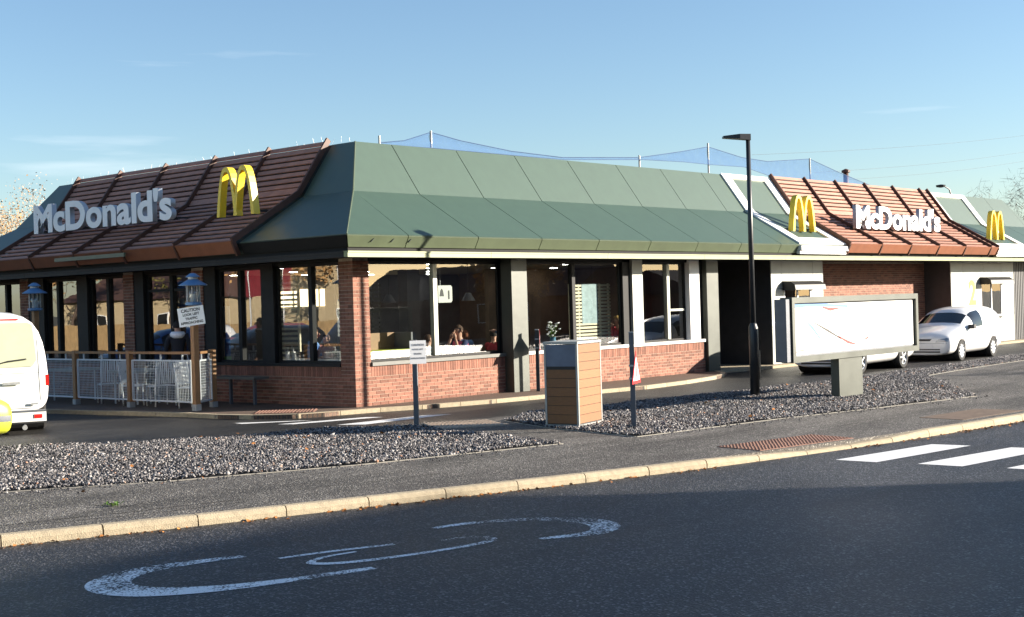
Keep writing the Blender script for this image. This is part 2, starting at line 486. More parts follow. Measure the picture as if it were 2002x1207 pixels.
def smooth_line(pts, n=8):
    """Catmull-Rom through 2D points"""
    P = [Vector(p) for p in pts]; out = []
    for i in range(len(P) - 1):
        p0, p1, p2, p3 = P[max(i - 1, 0)], P[i], P[i + 1], P[min(i + 2, len(P) - 1)]
        for k in range(n):
            t = k / n
            out.append(0.5 * ((2 * p1) + (p2 - p0) * t + (2 * p0 - 5 * p1 + 4 * p2 - p3) * t * t + (3 * p1 - p0 - 3 * p2 + p3) * t ** 3))
    out.append(P[-1])
    return out

def text_mesh(s, size, extrude=0.002, offset=0.0, align='CENTER'):
    cu = bpy.data.curves.new('text', 'FONT')
    cu.body = s; cu.size = size; cu.extrude = extrude; cu.offset = offset
    cu.align_x = align; cu.align_y = 'CENTER'; cu.resolution_u = 6
    o = bpy.data.objects.new('text', cu); COL.objects.link(o)
    me = ev_mesh(o)
    bpy.data.objects.remove(o); bpy.data.curves.remove(cu)
    return me

def basis(x, y, z, o=(0, 0, 0)):
    x, y, z, o = Vector(x), Vector(y), Vector(z), Vector(o)
    return Matrix(((x.x, y.x, z.x, o.x), (x.y, y.y, z.y, o.y), (x.z, y.z, z.z, o.z), (0, 0, 0, 1)))

# ------------------------------------------------------------------ levels (metres)
Z_LANE, Z_PATH, Z_ROAD = -0.08, -0.04, -0.14
# ================================================================== GROUND
def sheet(name, pts, z, mat, kind='structure', thick=0.0):
    mb = MB()
    if thick: mb.slab([(x, y, z - thick) for x, y in pts], (0, 0, thick))
    else: mb.add([(x, y, z) for x, y in pts], [tuple(range(len(pts)))])
    return tag(mb.build(name, mat), kind=kind)

M['ground_mix'] = pm('ground_mix', (0.10, 0.09, 0.065), 0.95, var=0.3, vscale=0.3, bump=0.4, bscale=6)
sheet('ground', [(-900, -900), (900, -900), (900, 900), (-900, 900)], -0.30, 'ground_mix')

KERB = smooth_line([(-40, 8), (-30, 1.5), (-22, -3.6), (-16, -6.8), (-12.07, -8.42), (-9.63, -9.27), (-6.9, -10.13), (-4.65, -10.80), (-2.9, -11.2),
                    (-1.0, -11.55), (0.62, -11.78), (4.03, -12.12), (10, -12.45), (25, -12.8), (60, -13)], 10)
def offset_line(pts, d):
    out = []
    for i, p in enumerate(pts):
        t = (pts[min(i + 1, len(pts) - 1)] - pts[max(i - 1, 0)]).normalized()
        out.append(p + Vector((t.y, -t.x)) * d)
    return out
KFRONT = offset_line(KERB, 0.152)
LANE_EDGE = smooth_line([(-36, 30), (-20, 14), (-13, 6), (-9.6, 2.0), (-7.75, -0.2), (-6.5, -1.45), (-5.1, -2.4), (-3.9, -2.85), (-3.08, -2.95), (-2.3, -3.3), (-1.3, -3.8),
                         (0.0, -4.1), (1.7, -4.25), (4.2, -4.5), (7.5, -4.82), (11, -5.0), (15, -4.9), (19, -4.75), (24, -4.4), (40, -4.0), (60, -4.0)], 6)

sheet('road', [tuple(p) for p in KFRONT] + [(62, -30), (-60, -30), (-60, 2)], Z_ROAD, 'asphalt_road')
sheet('car_park', [(-60, -4), (-40, 8)] + [tuple(p + Vector((0.3, -0.6))) for p in LANE_EDGE] + [(70, -4), (70, 60), (-60, 60)], Z_LANE, 'asphalt_lane')
sheet('footway', [tuple(p) for p in KERB] + [tuple(p) for p in reversed(LANE_EDGE)], Z_PATH, 'asphalt_path', thick=0.14)
sheet('far_footway', [(-60, -30.0), (62, -30.0), (62, -33.5), (-60, -33.5)], -0.05, 'asphalt_path')

# kerb stones, dropped at the crossing
kerb_root = tag(bpy.data.objects.new('kerb', None), kind='structure'); COL.objects.link(kerb_root)
def kerb_stone(p, q, ztop, root, mat='concrete', depth=0.2, width=0.15, ztop2=None):
    p, q = Vector(p), Vector(q)
    d = (q - p).normalized(); nrm = Vector((d.y, -d.x))
    g = 0.006; p = p + d * g; q = q - d * g
    mb = MB()
    prof = lambda zt: [(0.0, zt - depth), (width, zt - depth), (width, zt - 0.05), (width - 0.014, zt - 0.018), (width - 0.04, zt), (0.0, zt)]
    za, zb = ztop, (ztop if ztop2 is None else ztop2)
    c = (p + q) / 2
    A = [(p.x + nrm.x * u - c.x, p.y + nrm.y * u - c.y, z) for u, z in prof(za)]
    B = [(q.x + nrm.x * u - c.x, q.y + nrm.y * u - c.y, z) for u, z in prof(zb)]
    n = len(A)
    mb.add(A + B, [tuple(range(n)), tuple(range(n, 2 * n))[::-1]] + [(i, i + n, (i + 1) % n + n, (i + 1) % n) for i in range(n)])
    return mb.build('kerb_stone', mat, root, (c.x, c.y, 0))
kp = polyline([(p.x, p.y, 0) for p in KERB], 0.955)
def ktop(x):
    if x < -3.35 or x > 0.55: return Z_PATH + 0.006
    if x < -2.45: return Z_PATH + 0.006 - 0.060 * (x + 3.35) / 0.9
    if x > -0.45: return Z_PATH + 0.006 - 0.060 * (0.55 - x) / 1.0
    return Z_PATH - 0.054
for a, b in zip(kp[:-1], kp[1:]):
    if -20 < a.x < 16: kerb_stone(a.xy, b.xy, ktop(a.x), kerb_root, ztop2=ktop(b.x))

# pavement round the restaurant
PAV = [(13.2, -0.02), (12.4, -0.9), (11.2, -1.42), (9.2, -1.80), (7.2, -1.95), (4.7, -1.60), (2.6, -1.35), (1.1, -1.0), (0.1, -0.62), (-0.5, -0.42), (-1.2, -0.42), (-1.75, -0.1),
       (-2.2, 0.5), (-2.42, 1.3), (-2.45, 2.4), (-2.65, 3.6), (-2.9, 4.8), (-3.15, 6.2), (-3.4, 8.0), (-3.5, 11), (-3.5, 17.5)]
sheet('pavement', PAV + [(0.2, 17.5), (0.2, 0.2), (13.2, 0.2)], -0.002, 'paving', thick=0.2)
pk_root = tag(bpy.data.objects.new('pavement_kerb', None), kind='structure'); COL.objects.link(pk_root)
pts = polyline([(x, y, 0) for x, y in PAV], 0.92)
for a, b in zip(pts[:-1], pts[1:]):
    kerb_stone(b.xy, a.xy, 0.004, pk_root, width=-0.0 + 0.12, depth=0.18) if False else None
for a, b in zip(pts[:-1], pts[1:]):
    d = (b - a).normalized(); nrm = Vector((-d.y, d.x, 0))
    mb = MB(); c = (a + b) / 2
    g = d * 0.006
    q = [a + g - nrm * 0.11, b - g - nrm * 0.11, b - g + nrm * 0.012, a + g + nrm * 0.012]
    mb.slab([(p.x - c.x, p.y - c.y, -0.2) for p in q], (0, 0, 0.205 + 0.002))
    mb.build('kerb_stone', 'concrete', pk_root, (c.x, c.y, 0))
# kerb strip below the booths
sheet('booth_pavement', [(13.2, -0.02), (14.5, -0.3), (20, -0.42), (36, -0.5), (42, -0.5), (42, 3), (13.2, 3)], -0.003, 'concrete', thick=0.18)

# gravel beds
def inside(P, poly):
    x, y = P[:, 0], P[:, 1]; r = np.zeros(len(P), bool); n = len(poly)
    for i in range(n):
        x0, y0 = poly[i]; x1, y1 = poly[(i + 1) % n]
        c = ((y0 > y) != (y1 > y)) & (x < (x1 - x0) * (y - y0) / (y1 - y0 + 1e-12) + x0)
        r ^= c
    return r
OCT = np.array([(1,0,0),(-1,0,0),(0,1,0),(0,-1,0),(0,0,1),(0,0,-1)], float)
OCF = np.array([(0,2,4),(2,1,4),(1,3,4),(3,0,4),(2,0,5),(1,2,5),(3,1,5),(0,3,5)])
def gravel(poly, name, label, spacing):
    poly = [tuple(p) for p in poly]
    base = MB().add([(x, y, Z_PATH + 0.006) for x, y in poly], [tuple(range(len(poly)))]).build(name, 'gravel_bed')
    tag(base, label, 'gravel', kind='stuff')
    A = np.array(poly); lo, hi = A.min(0), A.max(0)
    gx, gy = np.meshgrid(np.arange(lo[0], hi[0], spacing), np.arange(lo[1], hi[1], spacing))
    P = np.stack([gx.ravel(), gy.ravel()], 1) + rng.uniform(-.5, .5, (gx.size, 2)) * spacing
    P = P[inside(P, poly)]
    n = len(P)
    sc = np.stack([rng.uniform(.018, .036, n), rng.uniform(.014, .028, n), rng.uniform(.012, .022, n)], 1) * (spacing / 0.046) * np.exp(rng.normal(0, .28, n))[:, None]
    V = OCT[None] * sc[:, None, :] * rng.uniform(.75, 1.25, (n, 6, 1))
    V += rng.normal(0, .004, V.shape)
    a = rng.uniform(0, 6.28, n); ca, sa = np.cos(a), np.sin(a)
    t = rng.normal(0, .5, n); ct, st = np.cos(t), np.sin(t)
    x, y, z = V[..., 0], V[..., 1], V[..., 2]
    x, z = x * ct[:, None] - z * st[:, None], x * st[:, None] + z * ct[:, None]
    x, y = x * ca[:, None] - y * sa[:, None], x * sa[:, None] + y * ca[:, None]
    h = 0.010 + rng.uniform(0, .022, n) + 0.02 * np.sin(P[:, 0] * 2.1) * np.sin(P[:, 1] * 2.7)
    V = np.stack([x + P[:, :1], y + P[:, 1:], z + (Z_PATH + 0.006 + h)[:, None]], -1).reshape(-1, 3)
    F = (OCF[None] + (np.arange(n) * 6)[:, None, None]).reshape(-1, 3)
    me = bpy.data.meshes.new('stones')
    me.vertices.add(len(V)); me.vertices.foreach_set('co', V.ravel())
    me.loops.add(F.size); me.loops.foreach_set('vertex_index', F.ravel().astype(np.int32))
    me.polygons.add(len(F)); me.polygons.foreach_set('loop_start', np.arange(0, F.size, 3, dtype=np.int32))
    me.materials.append(M['gravel'])
    me.update(calc_edges=True)
    o = link('stones', me, base)
    rndattr(o, np.repeat(rng.random(n), 6))
    tag(o, kind='stuff')
    return base

def lane_between(x0, x1):
    return [tuple(p) for p in LANE_EDGE if x0 < p.x < x1]
def edging(root, pts, w=0.035):
    for a, b in zip(pts[:-1], pts[1:]):
        MB().bar((a[0], a[1], Z_PATH - 0.04), (b[0], b[1], Z_PATH - 0.04), w, 0.096).build('edging', 'concrete_edge', root)

G1_FRONT = [(-16.2, -1.3), (-13.2, -3.6), (-10.56, -5.45), (-8.86, -6.45), (-6.51, -7.35), (-3.2, -8.14)]
G1_BACK = lane_between(-13.5, -3.0) + [(-2.65, -3.7), (-2.3, -4.3)]
g1 = gravel([(p[0] , p[1]) for p in G1_BACK] + list(reversed(G1_FRONT)), 'gravel_bed', 'dark grey gravel bed left of the wooden litter bin', 0.035)
edging(g1, G1_BACK); edging(g1, G1_FRONT)
edging(g1, [(-2.3, -4.3), (-3.2, -8.14)])
G2_FRONT = [(-1.42, -6.4), (-1.94, -8.55), (1.38, -8.95), (3.83, -9.42), (7.21, -9.95), (12.92, -6.25), (16.26, -5.98), (20.15, -5.84), (30, -5.5), (34, -5.45)]
G2_BACK = [(-0.75, -4.75)] + lane_between(0.4, 34)
g2 = gravel(G2_BACK + list(reversed(G2_FRONT)), 'gravel_bed', 'dark grey gravel bed round the lamp post and billboard', 0.035)
edging(g2, G2_BACK); edging(g2, G2_FRONT); edging(g2, [(-0.75, -4.75), (-1.42, -6.4)])

# stones kicked out of the beds onto the path and lane
sv = MB(); svals = []
for _ in range(420):
    a, b = random.choice([(G1_FRONT, i) for i in range(1, 5)] + [(G2_FRONT, i) for i in range(1, 5)]); A, B = Vector(a[b]), Vector(a[b + 1])
    t = random.random(); q = A + (B - A) * t; d = abs(random.gauss(0, .22)) + .02; r_ = random.uniform(.008, .018)
    c = Vector((q.x - d * .15, q.y - d, Z_PATH + r_ * .5))
    sv.add([c + Vector(tuple(o_)) * r_ * random.uniform(.7, 1.3) for o_ in OCT], [tuple(f) for f in OCF]); svals += [random.random()] * 6
sv = sv.build('loose_stones', 'gravel'); rndattr(sv, svals); tag(sv, 'loose stones scattered on the footway beside the gravel', 'stones', kind='stuff')

# tactile slabs
def tactile(root, origin, u, v, nu, nv, mat, kind):
    u, v = Vector(u), Vector(v); s = 0.4
    mesh = None
    for i in range(nu):
        for j in range(nv):
            o3 = Vector(origin) + u * (s * i) + v * (s * j)
            if mesh is None:
                mb = MB(); e = s - 0.008; h = 0.012
                p = [Vector((0, 0, 0)), u * e, u * e + v * e, v * e]
                mb.slab([(q.x, q.y, -0.05) for q in p], (0, 0, 0.05 + h - 0.006))
                z = h - 0.006
                if kind == 'blister':
                    for a in range(6):
                        for b in range(6):
                            c = u * (0.033 + a * 0.0652) + v * (0.033 + b * 0.0652)
                            ring = [(c + (u * math.cos(t) + v * math.sin(t)) * 0.021) for t in [k * math.pi / 3 for k in range(6)]]
                            top = [(c + (u * math.cos(t) + v * math.sin(t)) * 0.013) for t in [k * math.pi / 3 for k in range(6)]]
                            mb.add([(q.x, q.y, z) for q in ring] + [(q.x, q.y, z + 0.009) for q in top],
                                   [(k, (k + 1) % 6, (k + 1) % 6 + 6, k + 6) for k in range(6)] + [tuple(range(6, 12))])
                else:
                    for a in range(6):
                        c0 = u * (0.03 + a * 0.066); w = u * 0.03; L_ = v * (e - 0.01); up = Vector((0, 0, 0.016))
                        q = [c0, c0 + w, c0 + w + L_, c0 + L_]
                        mb.slab([(t.x, t.y, z) for t in q], (0, 0, 0.012))
                o = mb.build('tactile_slab', mat, root, o3); mesh = o.data
            else:
                o = link('tactile_slab', mesh, root, o3)
t1 = tag(bpy.data.objects.new('tactile_paving', None), kind='structure'); COL.objects.link(t1)
tactile(t1, (-2.55, -10.40, Z_PATH + 0.002), (0.985, -0.174, 0), (-0.174, -0.985, 0), 5, 2, 'tactile_red', 'blister')
t2 = tag(bpy.data.objects.new('ribbed_paving', None), kind='structure'); COL.objects.link(t2)
tactile(t2, (-1.78, -3.72, Z_PATH + 0.002), (0.86, -0.51, 0), (-0.51, -0.86, 0), 3, 3, 'tactile_buff', 'rib')
t3 = tag(bpy.data.objects.new('tactile_paving', None), kind='structure'); COL.objects.link(t3)
tactile(t3, (-2.02, 0.78, 0.002), (0.71, -0.71, 0), (0.71, 0.71, 0), 3, 2, 'tactile_red', 'blister')
MB().slab([(2.6, -10.95, Z_PATH), (4.5, -11.1, Z_PATH), (4.5, -11.95, Z_PATH), (2.5, -11.75, Z_PATH)], (0, 0, 0.005)).build('brown_patch', 'iron_brown', t1)

# road markings: two arcs of a worn roundel and the numeral inside it; zebra bars
def ribbon(name, pts, widths, mat, root, z=Z_ROAD + 0.004):
    P = smooth_line(pts, 8); W = []
    n = len(pts) - 1
    for i in range(len(P)):
        f = i / (len(P) - 1) * n; k = min(int(f), n - 1); W.append(widths[k] * (1 - (f - k)) + widths[k + 1] * (f - k))
    vs = []
    for i, p in enumerate(P):
        t = (P[min(i + 1, len(P) - 1)] - P[max(i - 1, 0)]).normalized(); nn = Vector((t.y, -t.x)) * W[i] / 2
        vs += [(p.x + nn.x, p.y + nn.y, z), (p.x - nn.x, p.y - nn.y, z)]
    MB().add(vs, [(2 * i, 2 * i + 1, 2 * i + 3, 2 * i + 2) for i in range(len(P) - 1)]).build(name, mat, root)
mk = tag(bpy.data.objects.new('road_marking', None), kind='structure'); COL.objects.link(mk)
ribbon('roundel_arc', [(-11.1, -11.02), (-11.6, -10.86), (-12.1, -10.82), (-12.45, -11.0), (-12.58, -11.28), (-12.50, -11.62), (-12.15, -11.95), (-11.6, -12.2), (-10.82, -12.42)], [.10, .18, .28, .36, .38, .34, .25, .16, .11], 'paint_worn', mk)
ribbon('roundel_arc', [(-9.12, -11.42), (-8.7, -11.52), (-8.3, -11.78), (-8.05, -12.15), (-7.98, -12.5), (-8.15, -12.8), (-8.5, -12.92), (-9.0, -12.70)], [.09, .12, .16, .23, .30, .30, .20, .08], 'paint_worn', mk)
ribbon('numeral', [(-11.0, -11.38), (-10.5, -11.52), (-9.95, -11.74)], [.06, .08, .07], 'paint_worn', mk)
ribbon('numeral', [(-10.4, -11.72), (-10.75, -11.68), (-10.98, -11.80), (-10.82, -12.02), (-10.4, -12.20), (-9.8, -12.35), (-9.35, -12.38), (-9.22, -12.22), (-9.38, -12.02), (-9.6, -11.98)], [.05, .06, .09, .10, .09, .08, .10, .11, .08, .05], 'paint_worn', mk)
zb = tag(bpy.data.objects.new('zebra_crossing', None), kind='structure'); COL.objects.link(zb)
for k in range(7):
    y = -12.14 - k * 1.10; x0 = -2.40 + k * 0.10
    q = [(x0, y), (x0 + 2.25, y - 0.30), (x0 + 2.32, y - 0.84), (x0 + 0.02, y - 0.58)]
    MB().add([(a, b, Z_ROAD + 0.004) for a, b in q], [(0, 3, 2, 1)]).build('stripe', 'paint_white', zb)
# give-way paint bars on the lane near the corner and along the gravel
lm = tag(bpy.data.objects.new('lane_marking', None), kind='structure'); COL.objects.link(lm)
for q in ([(-2.7, -0.85), (-0.9, -1.30), (-0.75, -1.62), (-2.55, -1.15)], [(-2.3, -2.05), (-0.15, -2.1), (0.3, -2.45), (-2.0, -2.5)], [(-2.9, 0.2), (-2.0, -0.62), (-1.85, -0.85), (-2.95, -0.1)],
          [(2.2, -3.85), (3.9, -4.05), (3.95, -4.3), (2.2, -4.1)], [(4.4, -4.12), (5.5, -4.28), (5.6, -4.52), (4.45, -4.36)]):
    MB().add([(a, b, Z_LANE + 0.004) for a, b in q], [(0, 3, 2, 1)]).build('bar', 'paint_white', lm)

# fallen leaves along the kerb and scattered on gravel (uncountable)
def litter(pts, name, label, mat='leaf_litter', sz=0.03):
    mb = MB(); vals = []
    for (x, y, z) in pts:
        a = random.uniform(0, 6.28); s = random.uniform(.5, 1.3) * sz; t = random.uniform(-.6, .6)
        ux, uy = math.cos(a) * s, math.sin(a) * s
        mb.add([(x - ux, y - uy, z), (x - uy * .6, y + ux * .6, z + s * (.3 + t)), (x + ux, y + uy, z + s * .25), (x + uy * .6, y - ux * .6, z + s * (.3 - t))], [(0, 1, 2, 3)])
        vals += [random.random()] * 4
    o = mb.build(name, mat); rndattr(o, vals)
    return tag(o, label, 'leaves', kind='stuff')
LP = []
for i in range(0, len(KFRONT) - 1):
    a, b = KFRONT[i], KFRONT[i + 1]
    if a.x < -14 or a.x > 8: continue
    for _ in range(int((b - a).length * 55)):
        t = random.random(); p = a + (b - a) * t
        d = abs(random.gauss(0, .07)) + 0.01
        if random.random() < 0.75 * (0.5 + 0.5 * math.sin(p.x * 3.1 + math.sin(p.x * 1.3) * 3)):
            LP.append((p.x - d * .25, p.y - d, Z_ROAD + 0.004))
litter(LP, 'fallen_leaves', 'brown fallen leaves in the gutter along the road kerb', sz=0.024)
LP = [(random.uniform(-12, -3), random.uniform(-7, -2), 0.02) for _ in range(60)] + [(random.uniform(-1, 9), random.uniform(-9, -5), 0.02) for _ in range(50)]
litter(LP, 'fallen_leaves', 'scattered orange leaves lying on the gravel', sz=0.035)

# cracks in the footway and a weed growing from one
M['crack'] = pm('crack', (0.012, 0.011, 0.010), 0.95)
fw = [o_ for o_ in bpy.data.objects if o_.name == 'footway'][0]
def crack(pts, w):
    P = []
    for a, b in zip(pts[:-1], pts[1:]):
        for k in range(6): P.append(Vector(a) + (Vector(b) - Vector(a)) * (k / 6) + Vector((random.gauss(0, .012), random.gauss(0, .012))))
    P.append(Vector(pts[-1])); vs = []
    for i, q in enumerate(P):
        t = (P[min(i + 1, len(P) - 1)] - P[max(i - 1, 0)]).normalized(); h = Vector((t.y, -t.x)) * w * random.uniform(.3, 1) / 2
        vs += [(q.x + h.x, q.y + h.y, Z_PATH + .003), (q.x - h.x, q.y - h.y, Z_PATH + .003)]
    MB().add(vs, [(2 * i, 2 * i + 1, 2 * i + 3, 2 * i + 2) for i in range(len(P) - 1)]).build('crack', 'crack', fw)
crack([(-12.4, -7.75), (-11.2, -8.1), (-10.4, -8.35), (-9.3, -8.6)], .03); crack([(-10.5, -7.4), (-10.4, -7.9), (-10.2, -8.2)], .02)
crack([(-8.6, -8.5), (-7.6, -8.75), (-6.6, -9.0)], .025); crack([(-6.3, -8.2), (-5.4, -8.5), (-4.4, -8.6)], .018); crack([(-2.5, -9.4), (-1.2, -9.7)], .02); crack([(-11.6, -8.2), (-10.3, -8.62), (-9.4, -8.8)], .025); crack([(0.3, -10.4), (2.2, -10.6), (3.4, -10.9)], .02)
wd = MB()
for _ in range(22):
    a = random.uniform(0, 6.28); L_ = random.uniform(.03, .08); c = (-10.42 + random.gauss(0, .04), -7.75 + random.gauss(0, .05))
    wd.add([(c[0], c[1], Z_PATH), (c[0] + L_ * .6 * math.cos(a + .4), c[1] + L_ * .6 * math.sin(a + .4), Z_PATH + L_ * .5), (c[0] + L_ * math.cos(a), c[1] + L_ * math.sin(a), Z_PATH + L_ * .7), (c[0] + L_ * .6 * math.cos(a - .4), c[1] + L_ * .6 * math.sin(a - .4), Z_PATH + L_ * .5)], [(0, 1, 2, 3)])
tag(wd.build('weed', 'weed'), 'small green weed growing from a crack in the footway', 'weed', kind='stuff')
# ================================================================== RESTAURANT BUILDING
bld = thing('restaurant', 'single storey brick restaurant with green mansard roof and timber slat canopies', 'restaurant')
XE, YE = 38.91, 15.79                                   # far ends of the two wall lines

# ---------------------------------------------------------------- walls (mortar cores), bricks laid on them
wall = MB()
wall.box((0.009, 0.009, 0), (0.431, 0.431, 3.06))                      # corner pillar
wall.box((0.431, 0.009, 0), (12.70, 0.24, 0.818))                       # low wall right
wall.box((0.009, 0.431, 0), (0.24, 5.18, 0.818))                        # low wall left
for y0 in (5.18, 8.04, 13.10, 15.35): wall.box((0.009, y0 + 0.009, 0), (0.30, y0 + 0.431, 3.06))
wall.box((0.009, 8.48, 0), (0.24, 15.36, 0.818))
wallp = wall.build('wall', 'mortar', bld)
MB().box((19.20, 1.009, 0), (28.60, 1.25, 3.06)).build('recessed_wall', 'mortar', bld)

BR = []   # (axis, a0, a1, z0, z1, plane)
def lay(axis, a0, a1, k0, k1, plane, L=0.215, j=0.010, H=0.065):
    for k in range(k0, k1):
        z = k * 0.075
        p = a0 - (0.1125 if k % 2 else 0.0)
        while p < a1 - 0.02:
            s, e = max(p, a0), min(p + L, a1)
            if e - s > 0.035: BR.append((axis, s, e, z + 0.005, z + 0.005 + H, plane))
            p += L + j
def soldiers(axis, a0, a1, plane):
    p = a0 + 0.004
    while p + 0.065 < a1:
        BR.append((axis, p, p + 0.065, 0.605, 0.815, plane)); p += 0.075
lay(0, 0, 12.70, 0, 8, 0.0); lay(0, 0, 0.44, 8, 40, 0.0); soldiers(0, 0.445, 12.70, 0.0)
lay(1, 0.052, 5.18, 0, 8, 0.0); lay(1, 0.052, 0.44, 8, 40, 0.0); soldiers(1, 0.445, 5.18, 0.0)
for y0 in (5.18, 8.04, 13.10, 15.35): lay(1, y0, y0 + 0.44, 0 if y0 > 6 else 8, 40, 0.0)
lay(1, 8.48, 13.10, 0, 8, 0.0); lay(1, 13.54, 15.35, 0, 8, 0.0); soldiers(1, 8.49, 13.10, 0.0); soldiers(1, 13.55, 15.35, 0.0)
lay(0, 19.30, 28.50, 0, 40, 1.0)
def bcenter(b):
    a = (b[1] + b[2]) / 2; z = (b[3] + b[4]) / 2
    return Vector((a, b[5], z)) if b[0] == 0 else Vector((b[5], a, z))
def bkey(b):
    d = (bcenter(b) - CAM).length
    return -((b[2] - b[1]) * (b[4] - b[3]) / d ** 2)
near = sorted(BR, key=lambda b: (bcenter(b) - Vector((0, 0, 0.9))).length)
near = [b for b in near if (b[2] - b[1]) * (b[4] - b[3]) > 0.008][:300]
nearset = set(near)
cache = {}
D = 0.05
for b in near:
    key = (b[0], round(b[2] - b[1], 3), round(b[4] - b[3], 3))
    c = bcenter(b)
    if key not in cache:
        hl, hh = key[1] / 2, key[2] / 2
        mb = MB()
        if b[0] == 0: mb.box((-hl, 0, -hh), (hl, D, hh))
        else: mb.box((0, -hl, -hh), (D, hl, hh))
        o = mb.build('brick', 'brick', wallp, c); cache[key] = o.data
    else:
        o = link('brick', cache[key], wallp, c)
    off = random.uniform(-.002, .0015)
    o.location = c + (Vector((0, off, 0)) if b[0] == 0 else Vector((off, 0, 0)))
mb = MB(); vals = []
for b in BR:
    if b in nearset: continue
    off = random.uniform(-.002, .0015)
    if b[0] == 0: mb.box((b[1], b[5] + off, b[3]), (b[2], b[5] + D, b[4]))
    else: mb.box((b[5] + off, b[1], b[3]), (b[5] + D, b[2], b[4]))
    vals += [random.random()] * 8
bw = mb.build('brickwork', 'brick_a', wallp); rndattr(bw, vals); tag(bw, kind='stuff')

# plain walls that close the block
M['back_wall'] = pm('back_wall', (0.20, 0.10, 0.07), 0.9)
M['dark_cladding'] = pm('dark_cladding', (0.045, 0.045, 0.05), 0.5, var=0.15)
cl = MB()
cl.box((0.3, YE - 0.25, 0), (XE, YE, 3.06)); cl.box((XE - 0.25, 0.0, 0), (XE, YE - 0.25, 3.06))
cl.build('rear_wall', 'back_wall', bld)
cor = MB()
k = 34.27
while k < 38.6:
    cor.box((k, -0.012, 0.0), (k + 0.10, 0.06, 3.05)); k += 0.17
cor.box((34.26, 0.05, 0), (38.66, 0.2, 3.06))
cor.build('ribbed_wall', 'dark_cladding', bld)

# ---------------------------------------------------------------- sills and columns
MB().box((0.442, -0.045, 0.82), (4.62, 0.235, 0.895)).build('sill', 'sill', bld)
MB().box((5.02, -0.045, 0.82), (12.70, 0.235, 0.895)).build('sill', 'sill_pale', bld)
MB().box((-0.03, 0.442, 0.82), (0.235, 5.175, 0.885)).build('sill', 'frame_dark', bld)
MB().box((-0.03, 8.485, 0.82), (0.235, 15.345, 0.885)).build('sill', 'frame_dark', bld)
MB().box((4.55, -0.27, 0.0), (5.08, 0.06, 3.05)).build('column', 'steel', bld)
MB().box((9.44, -0.03, 0.897), (9.88, 0.16, 3.05)).build('column', 'steel_pale', bld)
MB().box((12.0, -0.03, 0.897), (12.46, 0.16, 3.05)).build('column', 'sign_white', bld)
MB().box((12.72, -0.10, 0.0), (13.28, 0.25, 3.05)).build('column', 'steel', bld)
for y0, y1 in ((2.63, 3.06), (4.74, 5.175), (7.64, 8.04), (10.18, 10.67), (12.33, 13.095)):
    MB().box((0.02, y0, 0.886), (0.22, y1, 3.05)).build('column', 'frame_dark', bld)
for x0, x1 in ((9.14, 9.435), (12.465, 12.715)):
    MB().box((x0, 0.05, 0.896), (x1, 0.22, 3.05)).build('column', 'frame_dark', bld)
MB().box((4.56, 0.062, 0.0), (5.10, 0.22, 3.05)).build('column', 'frame_dark', bld)

# ---------------------------------------------------------------- windows: frame > panes
def window(axis, a0, a1, z0, z1, mull, gmat, fmat='frame_dark', mmat=None, depth=0.12, trans=(), fw=0.05):
    f = MB()
    def bx(mb, s0, s1, za, zb, d0=0.0, d1=0.07):
        if axis == 0: mb.box((s0, depth + d0, za), (s1, depth + d1, zb))
        else: mb.box((depth + d0, s0, za), (depth + d1, s1, zb))
    bx(f, a0, a0 + fw, z0, z1); bx(f, a1 - fw, a1, z0, z1); bx(f, a0 + fw, a1 - fw, z0, z0 + fw); bx(f, a0 + fw, a1 - fw, z1 - fw, z1)
    fo = f.build('window', fmat, bld)
    xs = [a0 + fw] + [m_ for m_ in mull] + [a1 - fw]
    for m_ in mull:
        q = MB(); bx(q, m_ - 0.06, m_ + 0.06, z0 + fw, z1 - fw, -0.035, 0.075)
        q.build('mullion', mmat or fmat, fo)
    for (s0, s1, z) in trans:
        q = MB(); bx(q, s0, s1, z - 0.03, z + 0.03, -0.01, 0.072); q.build('transom', mmat or fmat, fo)
    for i in range(len(xs) - 1):
        s0 = xs[i] + (0.06 if i else 0); s1 = xs[i + 1] - (0.06 if i < len(xs) - 2 else 0)
        q = MB(); bx(q, s0, s1, z0 + fw, z1 - fw, 0.030, 0.036)
        if axis == 0: mb_ = MB().add([(s0, depth + .033, z0 + fw), (s1, depth + .033, z0 + fw), (s1, depth + .033, z1 - fw), (s0, depth + .033, z1 - fw)], [(0, 1, 2, 3)])
        else: mb_ = MB().add([(depth + .033, s1, z0 + fw), (depth + .033, s0, z0 + fw), (depth + .033, s0, z1 - fw), (depth + .033, s1, z1 - fw)], [(0, 1, 2, 3)])
        mb_.build('pane', gmat, fo)
    return fo
ZS, ZH = 0.90, 2.985
window(0, 0.442, 4.55, ZS, ZH, [2.45], 'glass', mmat='frame_silver')
window(0, 5.10, 9.14, ZS, ZH, [7.21], 'glass', mmat='frame_dark')
window(0, 9.885, 11.995, ZS, ZH, [11.17], 'glass', mmat='frame_silver', trans=[(11.23, 11.94, 1.72)])
window(1, 0.442, 2.63, 0.887, ZH, [1.47], 'glass_l')
window(1, 3.06, 4.74, 0.887, ZH, [3.92], 'glass_l')
window(1, 5.63, 7.64, 0.02, ZH, [6.56], 'glass_l', trans=[(5.68, 6.49, 2.58), (6.63, 7.58, 2.58)], fw=0.07)
window(1, 8.49, 10.18, 0.887, ZH, [9.32], 'glass_l')
window(1, 10.67, 12.33, 0.887, ZH, [11.72], 'glass_l')
window(1, 13.55, 15.34, 0.887, ZH, [14.45], 'glass_l')
# lintel band above the glass
MB().box((0.45, 0.05, 2.988), (13.28, 0.24, 3.058)).build('lintel', 'soffit', bld)
MB().box((0.05, 0.45, 2.988), (0.24, 15.34, 3.058)).build('lintel', 'soffit', bld)

